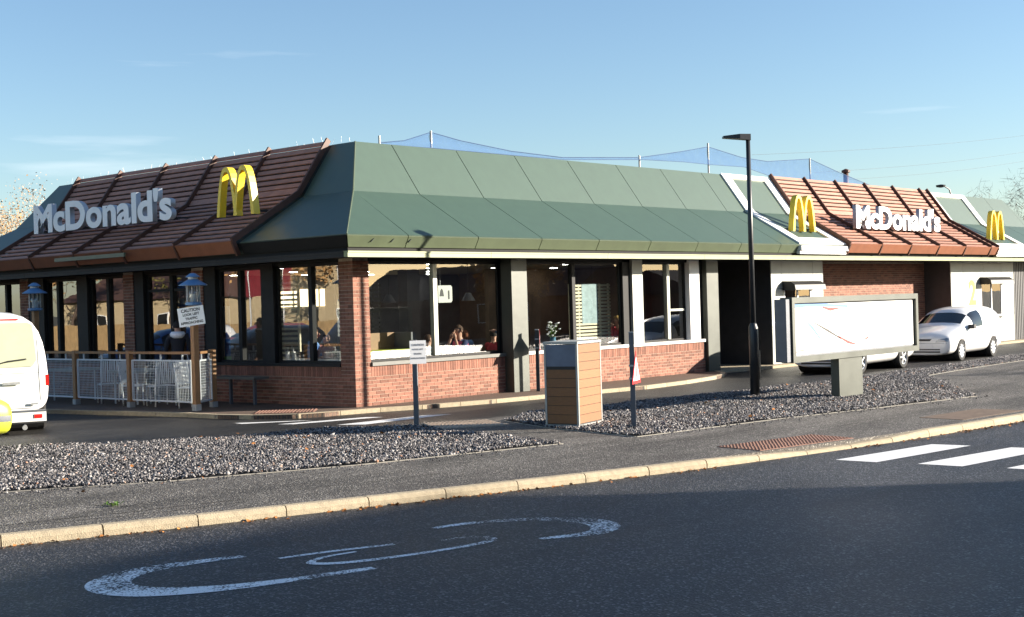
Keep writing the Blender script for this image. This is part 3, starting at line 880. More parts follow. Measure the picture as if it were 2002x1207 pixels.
# ---------------------------------------------------------------- mansard roof
ROWS = {'upper': ((0.76, 4.50), (1.64, 5.70)), 'lower': ((-1.0, 3.46), (0.76, 4.50)), 'fascia': ((-0.88, 3.24), (-1.0, 3.46))}
def P3(axis, a, s, z): return Vector((a, s, z)) if axis == 0 else Vector((s, a, z))
def nrm(row):
    (s0, z0), (s1, z1) = ROWS[row]
    v = Vector((s1 - s0, z1 - z0)).normalized()
    return Vector((-v.y, v.x))
def clampa(axis, a, s): return min(max(a, s), (XE if axis == 0 else YE) - s)
def strip(mb, axis, a0, a1, row, t0=0.0, t1=1.0, base=0.0, thick=0.02, mi=0):
    (s0, z0), (s1, z1) = ROWS[row]
    n2 = nrm(row)
    sa, za, sb, zb_ = s0 + (s1 - s0) * t0, z0 + (z1 - z0) * t0, s0 + (s1 - s0) * t1, z0 + (z1 - z0) * t1
    q = [(clampa(axis, a0, sa), sa, za), (clampa(axis, a1, sa), sa, za), (clampa(axis, a1, sb), sb, zb_), (clampa(axis, a0, sb), sb, zb_)]
    if abs(q[0][0] - q[1][0]) < 1e-4 and abs(q[2][0] - q[3][0]) < 1e-4: return
    off = P3(axis, 0, n2.x, n2.y)
    pts = [P3(axis, *c) + off * base for c in q]
    if axis == 0: pts = pts[::-1]
    mb.slab(pts, off * thick, mi)
# continuous dark deck under the cladding
deck = MB()
for axis in (0, 1):
    for row in ROWS: strip(deck, axis, -1.2, 60, row, base=-0.03, thick=0.026)
rear = MB()
for row in ('upper', 'lower'):
    (s0, z0), (s1, z1) = ROWS[row]
    rear.add([(s0, YE - s0, z0), (XE - s0, YE - s0, z0), (XE - s1, YE - s1, z1), (s1, YE - s1, z1)], [(0, 1, 2, 3)])
    rear.add([(XE - s0, s0, z0), (XE - s0, YE - s0, z0), (XE - s1, YE - s1, z1), (XE - s1, s1, z1)], [(0, 1, 2, 3)])
roof = deck.build('roof', 'green_back', bld)
rear.build('rear_slope', 'green', roof)
MB().box((1.72, 1.72, 5.45), (XE - 1.72, YE - 1.72, 5.55)).build('flat_roof', 'back_wall', roof)
def panels(axis, seams, rows=('upper', 'lower', 'fascia'), mats=None, g=0.011):
    for a0, a1 in zip(seams[:-1], seams[1:]):
        for row in rows:
            mb = MB(); strip(mb, axis, a0 + g, a1 - g, row, 0.0 if row != 'upper' else 0.003, 0.997)
            if not mb.v: continue
            mb.build('roof_panel' if row != 'fascia' else 'fascia_panel', 'green' if row != 'fascia' else 'fascia', roof)
SEAM = [-1.05, 0.64, 2.71, 4.80, 6.88, 8.95, 11.02, 13.08, 15.14, 16.15]
panels(0, SEAM)
panels(0, [16.15, 18.88], rows=('upper', 'lower'))
panels(0, [30.12, 33.46], rows=('upper', 'lower'))
panels(0, [33.46, 35.5, 37.6, 40.2])
panels(1, [-1.05, 2.40], rows=('upper', 'lower')); panels(1, [13.0, 17.2], rows=('upper', 'lower'))
for a0, a1 in ((-1.05, 2.40), (13.0, 17.2)):
    mb = MB(); strip(mb, 1, a0, a1, 'fascia'); mb.build('fascia_panel', 'soffit', roof)
# old fixing marks on the corner fascia
for xx in (-0.36, 0.18, 0.66):
    MB().bar((xx, -0.977, 3.33), (xx + 0.07, -0.990, 3.40), 0.012, 0.03, up=(0, 1, 0)).build('fixing_mark', 'green_back', roof)
# hip trim
MB().tube([(-1.0, -1.0, 3.47), (0.755, 0.755, 4.515), (1.64, 1.64, 5.71)], 0.018, 6).build('hip_trim', 'fascia', roof)
MB().box((1.62, 1.635, 5.66), (XE - 1.6, 1.70, 5.706)).build('ridge_trim', 'green', roof)
MB().box((1.635, 1.702, 5.66), (1.70, YE - 1.6, 5.706)).build('ridge_trim', 'green', roof)
# white frames round the two end arches
for (x0, x1) in ((16.15, 18.88), (30.12, 33.46)):
    w = 0.42
    for row in ('upper', 'lower'):
        for s0, s1 in ((x0, x0 + w), (x1 - w, x1)):
            mb = MB(); strip(mb, 0, s0, s1, row, base=0.021, thick=0.05); mb.build('white_trim', 'white_panel', roof)
    mb = MB(); strip(mb, 0, x0 + w, x1 - w, 'upper', 0.88, 1.0, base=0.021, thick=0.05); mb.build('white_trim', 'white_panel', roof)
    mb = MB(); strip(mb, 0, x0 + w, x1 - w, 'lower', 0.0, 0.17, base=0.021, thick=0.05); mb.build('white_trim', 'white_panel', roof)
    MB().box((x0 - 0.02, -1.10, 3.30), (x1 + 0.02, -0.93, 3.44)).build('white_trim', 'white_panel', roof)
    MB().box((x0 - 0.02, -1.04, 3.20), (x1 - 0.02, -0.93, 3.29)).build('white_trim', 'white_panel', roof)
# eaves: soffit, eave board, gutters
sf = MB(); sf.box((-0.80, -0.80, 3.062), (XE + 0.8, 0.30, 3.10)); sf.box((-0.80, 0.302, 3.062), (0.30, YE + 0.8, 3.10)); sf.box((12.7, 0.3, 3.062), (XE, 2.6, 3.10))
sf.build('soffit', 'soffit', roof)
eb = MB(); eb.box((-0.86, -0.86, 3.10), (XE + 0.8, -0.80, 3.44)); eb.box((-0.86, -0.798, 3.10), (-0.80, YE + 0.8, 3.44))
eb.build('eave_board', 'soffit', roof)
x = -0.98
while x < 38:
    x1 = min(x + 4.1, 39.8)
    mb = MB(); mb.box((x + 0.004, -0.985, 3.03), (x1 - 0.004, -0.865, 3.12)); mb.box((x + 0.004, -1.0, 3.121), (x1 - 0.004, -0.865, 3.15))
    mb.build('gutter', 'gutter', roof); x = x1
y = -0.86
while y < 16:
    y1 = min(y + 4.1, 16.6)
    mb = MB(); mb.box((-0.98, y + 0.004, 3.03), (-0.865, y1 - 0.004, 3.12)); mb.box((-0.995, y + 0.004, 3.121), (-0.865, y1 - 0.004, 3.15))
    mb.build('gutter', 'frame_dark', roof); y = y1  # left gutters near black: the shade on that side is put into the colour

# ---------------------------------------------------------------- timber slat canopies
def canopy(axis, raf, name):
    root = MB()
    nu, nl = nrm('upper'), nrm('lower')
    def pt(a, s, z): return P3(axis, a, s, z)
    (fu0, fu1), (fl0, fl1) = ROWS['upper'], ROWS['lower']
    off = 0.13
    E = Vector((-1.0, 3.46)) + nl * off + Vector((-0.10, -0.05)); F = Vector((0.76, 4.50)) + (nu + nl).normalized() * off; Rg = Vector((1.64, 5.70)) + nu * off + Vector((0.03, 0.05))
    can = None
    for a in raf:
        mb = MB()
        up = P3(axis, 0, nu.x, nu.y); ul = P3(axis, 0, nl.x, nl.y)
        mb.bar(pt(a, *E), pt(a, *F), 0.055, 0.13, up=ul); mb.bar(pt(a, *F), pt(a, *Rg), 0.0545, 0.129, up=up)
        mb.bar(pt(a, E.x + 0.03, E.y - 0.02), pt(a, E.x + 0.16, E.y - 0.30), 0.056, 0.10, up=P3(axis, 0, -1, 0))
        o = mb.build('rafter', 'timber_dark', roof)
    cache = {}
    for a0, a1 in zip(raf[:-1], raf[1:]):
        L = round(a1 - a0 - 0.07, 3); mid = (a0 + a1) / 2
        for rowi, (A, B, cnt, n2) in enumerate(((E, F, 10, nl), (F, Rg, 9, nu))):
            d = (B - A)
            for k in range(cnt):
                t = (k + 0.55) / cnt
                if rowi == 1 and k == 0: wd = 0.16
                else: wd = 0.108 if rowi else 0.104
                c2 = A + d * t - n2 * 0.035
                key = (L, rowi, wd)
                if key not in cache:
                    v = d.normalized()
                    hv = P3(axis, 0, v.x, v.y) * (wd / 2); hn = P3(axis, 0, n2.x, n2.y) * 0.014; ha = P3(axis, 1, 0, 0) * (L / 2)
                    mb = MB()
                    mb.slab([-ha - hv - hn, ha - hv - hn, ha + hv - hn, -ha + hv - hn] if axis == 1 else [-ha + hv - hn, ha + hv - hn, ha - hv - hn, -ha - hv - hn], hn * 2)
                    o = mb.build('slat', 'timber', roof, pt(mid, *c2)); cache[key] = o.data
                else: link('slat', cache[key], roof, pt(mid, *c2))
        mb = MB()
        q = [pt(a0 + 0.035, E.x - 0.01, E.y - 0.01), pt(a1 - 0.035, E.x - 0.01, E.y - 0.01), pt(a1 - 0.035, E.x + 0.13, E.y - 0.27), pt(a0 + 0.035, E.x + 0.13, E.y - 0.27)]
        mb.slab(q, P3(axis, 0, 0.03, 0.016)); mb.build('fascia_board', 'timber_fascia', roof)
canopy(1, [2.45, 4.55, 6.65, 8.75, 10.85, 12.95], 'left')
canopy(0, [18.92, 20.98, 23.02, 25.10, 27.22, 29.38, 30.06], 'right')
MB().bar((-1.27, 6.35, 3.40), (-1.27, 9.4, 3.40), 0.05, 0.09).build('loose_board', 'fascia', roof)

# ---------------------------------------------------------------- drive-through: recess and booths
M['door_dark'] = pm('door_dark', (0.012, 0.012, 0.013), 0.5)
MB().box((13.0, 2.2, 0), (16.4, 2.35, 3.06)).build('recess_wall', 'door_dark', bld)
MB().box((13.29, 0.25, 0), (13.34, 2.2, 3.06)).build('recess_wall', 'door_dark', bld)
def booth(x0, x1, seams, wx0, wx1, wz0, wz1):
    core = MB()
    core.box((x0, 0.03, 0), (x1, 0.06, wz0)); core.box((x0, 0.03, wz1), (x1, 0.06, 3.06)); core.box((x0, 0.03, wz0), (wx0, 0.06, wz1)); core.box((wx1, 0.03, wz0), (x1, 0.06, wz1))
    core.box((x0, 0.06, 0), (x0 + 0.05, 2.3, 3.06)); core.box((x1 - 0.05, 0.06, 0), (x1, 1.2, 3.06)); core.box((x0, 2.3, 0), (x1, 2.35, 3.06))
    b = core.build('serving_booth', 'dark_cladding', bld)
    xs = [x0] + seams + [x1]
    for a, c in zip(xs[:-1], xs[1:]):
        for (za, zb) in ((0.0, wz0), (wz1, 2.62), (2.62, 3.05), (wz0, wz1)):
            parts = [(a, c)]
            if za == wz0: parts = [(max(a, l), min(c, h)) for l, h in ((x0, wx0), (wx1, x1)) if min(c, h) - max(a, l) > 0.03]
            for l, h in parts:
                MB().box((l + 0.006, 0.0, za + 0.006), (h - 0.006, 0.029, zb - 0.006)).build('cladding_panel', 'steel_pale', b)
    hood = MB().slab([(wx0 - 0.1, -0.45, wz1 - 0.05), (wx0 - 0.1, 0.0, wz1 - 0.05), (wx0 - 0.1, 0.0, wz1 + 0.22), (wx0 - 0.1, -0.28, wz1 + 0.20), (wx0 - 0.1, -0.42, wz1 + 0.10)], (wx1 - wx0 + 0.2, 0, 0))
    hood.build('window_hood', 'plastic', b)
    MB().box((wx0 - 0.05, -0.22, wz0 - 0.07), (wx1 + 0.05, 0.0, wz0)).build('serving_shelf', 'sign_white', b)
    f = MB()
    mid = (wx0 + wx1) / 2
    for a in (wx0 + 0.03, mid, wx1 - 0.03): f.box((a - 0.03, 0.01, wz0), (a + 0.03, 0.05, wz1))
    f.box((wx0, 0.012, wz1 - 0.05), (wx1, 0.048, wz1)); fo = f.build('serving_window', 'sign_white', b)
    for l, h in ((wx0 + .06, mid - .03), (mid + .03, wx1 - .06)): MB().add([(l, .03, wz0), (h, .03, wz0), (h, .03, wz1 - .05), (l, .03, wz1 - .05)], [(0, 1, 2, 3)]).build('pane', 'glass', fo)
    return b
booth(16.22, 19.28, [16.82, 18.65], 16.95, 18.55, 1.10, 2.22)
b2 = booth(28.52, 34.25, [29.56, 31.38, 33.06], 31.15, 33.10, 1.05, 2.25)
me = text_mesh('2', 1.25, 0.006, 0.03)
me.materials.append(pm('numeral_yellow', (0.75, 0.42, 0.02), 0.5))
o = link('numeral', me, b2); o.matrix_world = basis((1, 0, 0), (0, 0, 1), (0, -1, 0), (30.35, -0.004, 1.85))

# ---------------------------------------------------------------- interior
M['floor_tile'] = pm('floor_tile', (0.09, 0.07, 0.055), 0.35, var=0.2, vscale=2)
M['ceiling'] = pm('ceiling', (0.30, 0.29, 0.27), 0.8)
M['wall_brown'] = pm('wall_brown', (0.13, 0.085, 0.055), 0.7, var=0.4, vscale=1.3)
M['wall_grey'] = pm('wall_grey', (0.11, 0.11, 0.115), 0.6, var=0.4, vscale=1.0)
inn = MB(); inn.box((0.24, 0.24, -0.05), (13.29, YE - 0.25, 0.012)); inn.build('floor', 'floor_tile', bld)
MB().box((0.24, 0.24, 2.99), (13.29, YE - 0.25, 3.05)).build('ceiling', 'ceiling', bld)
MB().box((12.9, 2.6, 0.012), (13.2, YE - 0.3, 2.99)).build('partition', 'wall_brown', bld)
MB().box((3.0, 9.5, 0.012), (12.9, 9.7, 2.99)).build('partition', 'wall_grey', bld)
MB().box((9.0, 4.6, 0.012), (12.9, 4.75, 2.99)).build('partition', 'wall_brown', bld)
for x_, y_ in ((3.1, 4.2), (6.3, 5.0), (4.6, 9.3)):
    MB().box((x_, y_, 0.012), (x_ + 0.45, y_ + 0.35, 2.99)).build('pillar', 'wall_grey', bld)
M['light_panel'] = emit('light_panel', (1, 0.95, 0.86), 14)
for i in range(5):
    for j in range(4):
        MB().disc((1.2 + i * 2.45, 1.4 + j * 2.5, 2.986), (0, 0, 1), 0.11, 0.006, 12).build('downlight', 'light_panel', bld)
M['fill_bulb'] = emit('fill_bulb', (1, 0.75, 0.42), 9)  # lit pendant lamps added to brighten the dark interior
for (px_, py_) in ((1.6, 2.2), (3.4, 2.6), (5.9, 2.4), (7.9, 2.9), (2.0, 5.2), (2.0, 7.6), (10.6, 2.2)):
    MB().tube([(px_, py_, 2.3), (px_, py_, 2.985)], .006, 5).build('fill_pendant_cord', 'plastic', bld)
    pl_ = MB().lathe([(.05, 2.30), (.17, 2.12), (.175, 2.12), (.06, 2.32)], 16, (px_, py_, 0), caps=False).build('fill_pendant_shade', 'wall_grey', bld)
    MB().lathe([(.01, 2.13), (.05, 2.16), (.05, 2.2), (.02, 2.24)], 10, (px_, py_, 0)).build('fill_bulb', 'fill_bulb', pl_)
# menu boards behind the counter
M['menu'] = emit('menu_screen', (0.9, 0.72, 0.42), 1.6)
for i in range(4):
    MB().box((5.2 + i * 0.95, 9.44, 2.1), (6.05 + i * 0.95, 9.49, 2.6)).build('menu_screen', 'menu', bld)
MB().box((4.6, 8.2, 0.012), (9.6, 8.7, 1.05)).build('counter', 'wall_grey', bld)

# bird spikes on the ridge
sp = MB()
for yy in np.arange(1.8, 14.0, 0.30):
    h = random.uniform(.06, .20); l = random.uniform(-.09, .09)
    sp.bar((1.63, yy, 5.73), (1.63 + l, yy + random.uniform(-.05, .05), 5.73 + h), 0.004, 0.004)
tag(sp.build('bird_spike_strip', 'sign_white', roof), kind='stuff')

# ---------------------------------------------------------------- roof net on posts, vent
net = thing('roof_net', 'blue bird netting slung over thin posts on the flat roof', 'netting')
NU = [(2.7, 5.79), (3.48, 5.89), (4.36, 6.15), (5.37, 6.02), (7.22, 5.88), (9.24, 5.84), (12.64, 6.04), (14.67, 6.33), (16.13, 6.57), (18.0, 6.36), (19.51, 6.32), (22.21, 6.56), (24.19, 6.21), (26.42, 5.87)]
NL = [(2.7, 5.74), (3.47, 5.75), (4.34, 5.76), (5.35, 5.76), (7.22, 5.76), (9.24, 5.77), (12.64, 5.97), (14.65, 6.02), (16.1, 6.02), (17.98, 6.05), (19.48, 5.84), (22.17, 5.84), (24.17, 5.81), (26.41, 5.8)]
def netmat():
    mt, nt, out = nodemat('net_mesh')
    N, L = nt.nodes, nt.links
    d = N.new('ShaderNodeBsdfDiffuse'); d.inputs['Color'].default_value = (0.05, 0.11, 0.26, 1)
    t = N.new('ShaderNodeBsdfTransparent')
    tc = N.new('ShaderNodeTexCoord'); nz = N.new('ShaderNodeTexNoise'); nz.inputs['Scale'].default_value = 3
    L.new(tc.outputs['Object'], nz.inputs['Vector'])
    mr = N.new('ShaderNodeMapRange'); mr.inputs['To Min'].default_value = 0.30; mr.inputs['To Max'].default_value = 0.55
    L.new(nz.outputs['Fac'], mr.inputs['Value'])
    mx = N.new('ShaderNodeMixShader')
    L.new(mr.outputs['Result'], mx.inputs['Fac']); L.new(t.outputs['BSDF'], mx.inputs[1]); L.new(d.outputs['BSDF'], mx.inputs[2])
    L.new(mx.outputs['Shader'], out.inputs['Surface'])
    return mt
M['net'] = netmat()
vs = []; K = 4
for (ux, uz), (lx, lz) in zip(NU, NL):
    for k in range(K + 1):
        t = k / K
        vs.append((lx + (ux - lx) * t, 1.9 + 0.1 * t + 0.06 * math.sin(t * 3.14), lz + (uz - lz) * t))
n = len(NU)
MB().add(vs, [(i * 5 + k, i * 5 + k + 1, (i + 1) * 5 + k + 1, (i + 1) * 5 + k) for i in range(n - 1) for k in range(K)]).build('net_sheet', 'net', net, smooth=True)
M['net_cord'] = pm('net_cord', (0.03, 0.07, 0.16), 0.7)
MB().tube([(a, 2.0, b) for a, b in NU], 0.010, 5).build('net_cord', 'net_cord', net)
MB().tube([(a, 1.9, b) for a, b in NL], 0.008, 5).build('net_cord', 'net_cord', net)
for (px, ph) in ((4.36, 6.18), (16.13, 6.68), (22.21, 6.58), (12.64, 6.1), (2.7, 5.95)):
    MB().tube([(px, 2.0, 5.54), (px, 2.0, ph)], 0.028, 8).build('net_post', 'steel_pale', net)
v = thing('vent_pipe', 'thin dark vent pipe with cap on the roof behind the right canopy', 'vent', (28.45, 4.0, 5.55))
MB().tube([(0, 0, 0), (0, 0, 1.1)], 0.10, 12).build('pipe', 'timber_dark', v, smooth=True)
MB().lathe([(0.10, 1.02), (0.16, 1.04), (0.16, 1.12), (0.03, 1.18)], 12).build('cap', 'timber_dark', v)
MB().lathe([(0.12, 0.0), (0.3, 0.03), (0.3, 0.1), (0.22, 0.14), (0.05, 0.2)], 12, (1.9 - 28.45, 11.9 - 4.0, 0.05)).build('fan_cowl', 'plastic', v) if False else None
# ================================================================== SIGNS ON THE ROOF
def arch_mesh(w, h, d):
    mb = MB(); n = 18
    for k, cx_ in enumerate((0.275 * w, 0.725 * w)):
        A = 0.275 * w; th = 0.078 * w; yo = 0.0015 * k
        pts_o = []; pts_i = []
        t_end = 1.0
        for i in range(n + 1):
            t = -1 + 2 * i / n
            pts_o.append((cx_ + A * math.copysign(abs(t) ** 0.95, t), h * (1 - abs(t) ** 2.5)))
            pts_i.append((cx_ + (A - th) * math.copysign(abs(t) ** 0.95, t), (h - 0.078 * w) * (1 - abs(t) ** 2.35)))
        low = 0.0
        # inner leg of each arch is cut a little higher
        vs = []
        for (x, z), (xi, zi) in zip(pts_o, pts_i):
            vs += [(x, yo, z), (xi, yo, zi), (x, d - yo, z), (xi, d - yo, zi)]
        fs = []
        for i in range(n):
            a, b = 4 * i, 4 * (i + 1)
            fs += [(a, a + 1, b + 1, b), (a + 2, b + 2, b + 3, a + 3), (a, b, b + 2, a + 2), (a + 1, a + 3, b + 3, b + 1)]
        fs += [(0, 2, 3, 1), (4 * n, 4 * n + 1, 4 * n + 3, 4 * n + 2)]
        mb.add(vs, fs)
    return mb
def arch(label, M4):
    r = thing('arch_sign', label, 'sign', group='yellow arch signs on the roof')
    r.matrix_world = M4
    arch_mesh(1.34, 1.08, 0.17).build('arches', 'yellow', r)
    for x in (0.08, 1.26): MB().box((x - 0.02, 0.16, 0.05), (x + 0.02, 0.75, 0.10)).build('bracket', 'plastic', r)
    return r
# on the left face the sign's x runs along -Y and its depth along +X
arch('yellow double arch sign on the shaded timber canopy left of the green corner', basis((0, -1, 0), (1, 0, 0), (0, 0, 1), (-0.42, 3.98, 4.12)))
arch('yellow double arch sign between the green roof and the right timber canopy', basis((1, 0, 0), (0, 1, 0), (0, 0, 1), (16.80, -0.45, 3.90)))
arch('yellow double arch sign at the far right end of the roof', basis((1, 0, 0), (0, 1, 0), (0, 0, 1), (31.05, -0.45, 3.86)))

M['letter_return'] = pm('letter_return', (0.40, 0.43, 0.47), 0.5, var=0.05)  # letter sides darker and bluer: side shading put into the colour so fronts read
def letter_sign(label, origin, xdir, ndir, width, cap):
    r = thing('lettering_sign', label, 'sign', origin, group='white raised lettering signs')
    S = "McDonald's"
    glyphs = []
    for ch in S:
        me = text_mesh(ch, 1.0, 0.0, 0.034, align='LEFT')
        co = np.zeros(len(me.vertices) * 3); me.vertices.foreach_get('co', co); co = co.reshape(-1, 3)
        glyphs.append((ch, me, co[:, 0].min(), co[:, 0].max(), co[:, 1].min(), co[:, 1].max()))
    capH = glyphs[0][5] - glyphs[0][4]; base = glyphs[0][4]
    gap = 0.03
    tot = sum(g[3] - g[2] for g in glyphs) + gap * (len(S) - 1)
    sx = width / tot; sy = cap / capH
    cur = 0.0
    xd, nd = Vector(xdir), Vector(ndir)
    for ch, me0, x0, x1, y0, y1 in glyphs:
        me = text_mesh(ch, 1.0, 0.065, 0.034, align='LEFT')
        for v in me.vertices:
            v.co = Vector(((v.co.x - x0 + cur) * sx, (v.co.y - base) * sy, v.co.z))
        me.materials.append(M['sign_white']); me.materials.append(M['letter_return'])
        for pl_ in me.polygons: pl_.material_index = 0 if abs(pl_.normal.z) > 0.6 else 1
        bpy.data.meshes.remove(me0)
        o = link('letter', me, r)
        o.matrix_local = basis(xd, (0, 0, 1), nd)
        cur += (x1 - x0) + gap
    br = MB()
    for t in (0.03, 0.35, 0.65, 0.97):
        p = xd * (width * t) + Vector((0, 0, 0.06)); br.bar(p - nd * 0.06, p - nd * 0.55, 0.04, 0.04)
    br.bar(xd * 0.05 - nd * 0.16 + Vector((0, 0, 0.03)), xd * (width - 0.05) - nd * 0.16 + Vector((0, 0, 0.03)), 0.05, 0.05)
    br.build('support_rail', 'plastic', r)
    return r
letter_sign('large white raised lettering on the shaded timber canopy at the left', (-0.42, 11.80, 4.18), (0, -1, 0), (-1, 0, 0), 6.2, 0.73)
letter_sign('large white raised lettering on the sunlit timber canopy at the right', (20.70, -0.38, 4.06), (1, 0, 0), (0, -1, 0), 6.1, 0.74)

# ================================================================== STREET FURNITURE
# street lamp
lamp = thing('street_lamp', 'tall black lamp post with flat head standing in the gravel', 'street lamp', (5.8, -5.84, Z_PATH))
MB().tube([(0, 0, -0.05), (0, 0, 1.42), (0, 0, 1.50), (0, 0, 1.52)], [0.098, 0.098, 0.07, 0.062], 16).build('base_section', 'dark_post', lamp, smooth=True)
MB().tube([(0, 0, 1.50), (0, 0, 5.42)], [0.060, 0.045], 14).build('column', 'dark_post', lamp, smooth=True)
hd = MB(); hx = Vector((-0.668, 0.743, 0)); hy = Vector((0.743, 0.668, 0))
for (t0, t1, w0, w1, za, zb, zc, zd) in ((-0.05, 0.18, .07, .13, 5.30, 5.43, 5.33, 5.43), (0.18, 0.52, .13, .10, 5.33, 5.43, 5.36, 5.40)):
    A = [hx * t0 - hy * w0, hx * t0 + hy * w0]; B = [hx * t1 - hy * w1, hx * t1 + hy * w1]
    vs = [A[0] + Vector((0, 0, za)), A[1] + Vector((0, 0, za)), A[1] + Vector((0, 0, zb)), A[0] + Vector((0, 0, zb)), B[0] + Vector((0, 0, zc)), B[1] + Vector((0, 0, zc)), B[1] + Vector((0, 0, zd)), B[0] + Vector((0, 0, zd))]
    hd.add(vs, [(0, 1, 2, 3), (7, 6, 5, 4), (0, 4, 5, 1), (1, 5, 6, 2), (2, 6, 7, 3), (3, 7, 4, 0)])
hd.build('lamp_head', 'dark_post', lamp)
MB().box((0.05, -0.09, 0.35), (0.104, 0.09, 0.95)).build('access_door', 'dark_post', lamp)

# litter bin
bx_ = Vector((0.97, 0.23, 0)).normalized(); by_ = Vector((-bx_.y, bx_.x, 0))
lbin = thing('litter_bin', 'tall wood slatted litter bin with grey metal frame and flap', 'litter bin', (-1.16, -6.80, Z_PATH), math.atan2(bx_.y, bx_.x))
BW, BD, BH = 0.92, 0.62, 1.38
body = MB(); body.box((0.02, 0.02, 0.03), (BW - 0.02, BD - 0.02, BH - 0.03)); body.build('body', 'plastic', lbin)
fr = MB()
for x in (0, BW - 0.035):
    for y in (0, BD - 0.035): fr.box((x, y, 0.0), (x + 0.035, y + 0.035, BH))
fr.box((0, -0.004, 0.0), (BW, BD + 0.004, 0.045)); fr.box((-0.01, -0.01, BH), (BW + 0.01, BD + 0.01, BH + 0.04))
fr.build('frame', 'bin_metal', lbin)
zs = np.linspace(0.06, BH - 0.01, 10)
for a, b in zip(zs[:-1], zs[1:]):
    MB().box((0.04, 0.004, a + 0.004), (BW - 0.04, 0.02, b - 0.004)).build('slat', 'bin_wood', lbin)
zs = np.linspace(0.06, 0.96, 7)
for a, b in zip(zs[:-1], zs[1:]):
    MB().box((0.004, 0.04, a + 0.004), (0.02, BD - 0.04, b - 0.004)).build('slat', 'bin_wood', lbin)
MB().box((0.004, 0.04, 1.01), (0.02, BD - 0.04, BH - 0.01)).build('flap', 'bin_flap', lbin)
MB().box((0.012, 0.04, 0.965), (0.02, BD - 0.04, 1.005)).build('slot', 'ink', lbin)

def sign_text(lines, root, origin, xd, up, nd, size, mat='ink', lead=1.25):
    for i, (s, k) in enumerate(lines):
        me = text_mesh(s, size * k, 0.001, 0.035 * size * k)
        me.materials.append(M[mat])
        o = link('lettering', me, root)
        o.matrix_local = basis(Vector(xd), Vector(up), Vector(nd), Vector(origin) - Vector(up) * (i * size * lead))
CAUTION = [('CAUTION', 1.25), ('LOOK LEFT', 0.95), ('TRAFFIC', 0.95), ('APPROACHING', 0.95)]
# white notice on a short post by the ribbed paving
sp1 = thing('sign_post', 'white notice on a short dark post beside the ribbed paving', 'sign', (-2.28, -4.12, Z_PATH), 0.0)
MB().box((-0.04, -0.04, -0.05), (0.04, 0.04, 1.50)).build('post', 'grey_post', sp1, rz=0.62)
nx = Vector((0.80, -0.60, 0)).normalized(); nn = Vector((-0.60, -0.80, 0)).normalized()
plate = MB(); c = Vector((0.05, -0.02, 1.29)) + nn * 0.055; hx_ = nx * 0.14; hz_ = Vector((0, 0, 0.20))
plate.slab([c - hx_ - hz_, c + hx_ - hz_, c + hx_ + hz_, c - hx_ + hz_], nn * 0.012); plate.build('plate', 'sign_white', sp1)
M['ink_pale'] = pm('ink_pale', (0.30, 0.30, 0.31), 0.6)
sign_text(CAUTION, sp1, c + nn * 0.0135 + Vector((0, 0, 0.125)), nx, (0, 0, 1), nn, 0.038, 'ink_pale', 2.0)

# two triangular warning signs on posts
def tri_sign(label, loc, h_lo, h_hi, face, side, post_h, thick):
    r = thing('warning_sign', label, 'sign', loc, group='triangular warning signs on dark posts')
    MB().box((-0.04, -0.04, -0.05), (0.04, 0.04, post_h)).build('post', thick, r, rz=0.62)
    MB().box((-0.043, -0.043, post_h), (0.043, 0.043, post_h + 0.02)).build('post_cap', 'galv', r, rz=0.62)
    nd = Vector(face).normalized(); xd = Vector((-nd.y, nd.x, 0))
    c = nd * 0.06 + Vector(side); H = h_hi - h_lo; w = H * 0.58
    def tri(k, off, t):
        cz = h_lo + H * 0.36
        pts = [c - xd * w * k + Vector((0, 0, cz - H * 0.36 * k)), c + xd * w * k + Vector((0, 0, cz - H * 0.36 * k)), c + Vector((0, 0, cz + H * 0.64 * k))]
        return MB().slab([p + nd * off for p in pts], nd * t)
    tri(1.0, -0.004, 0.004).build('back_plate', 'grey_post', r)
    tri(1.0, 0.0005, 0.0055).build('border', 'red_paint', r)
    tri(0.74, 0.0065, 0.002).build('face', 'sign_white', r)
    zc = h_lo + H * 0.34
    MB().slab([c + nd * 0.009 - xd * 0.035 + Vector((0, 0, zc - H * .16)), c + nd * 0.009 + xd * 0.035 + Vector((0, 0, zc - H * .16)), c + nd * 0.009 + xd * 0.03 + Vector((0, 0, zc + H * .22)), c + nd * 0.009 - xd * 0.03 + Vector((0, 0, zc + H * .22))], nd * 0.002).build('symbol', 'ink', r)
    for z in (h_lo + H * .15, h_lo + H * .55): MB().bar(Vector((0, 0, z)) - nd * 0.045, Vector((0, 0, z)) + nd * 0.06 + Vector(side), 0.10, 0.03).build('bracket', 'galv', r)
tri_sign('red and white triangular sign on a dark post in front of the gravel', (-1.00, -7.80, Z_PATH), 0.74, 1.26, (0.40, -0.917, 0), (0.0, 0.0, 0), 1.55, 'grey_post')
tri_sign('triangular sign turned edge on, on a dark post close to the brick wall', (5.05, -0.55, 0.0), 0.92, 1.42, (0.64, -0.77, 0), (0.0, 0.0, 0), 1.40, 'dark_post')

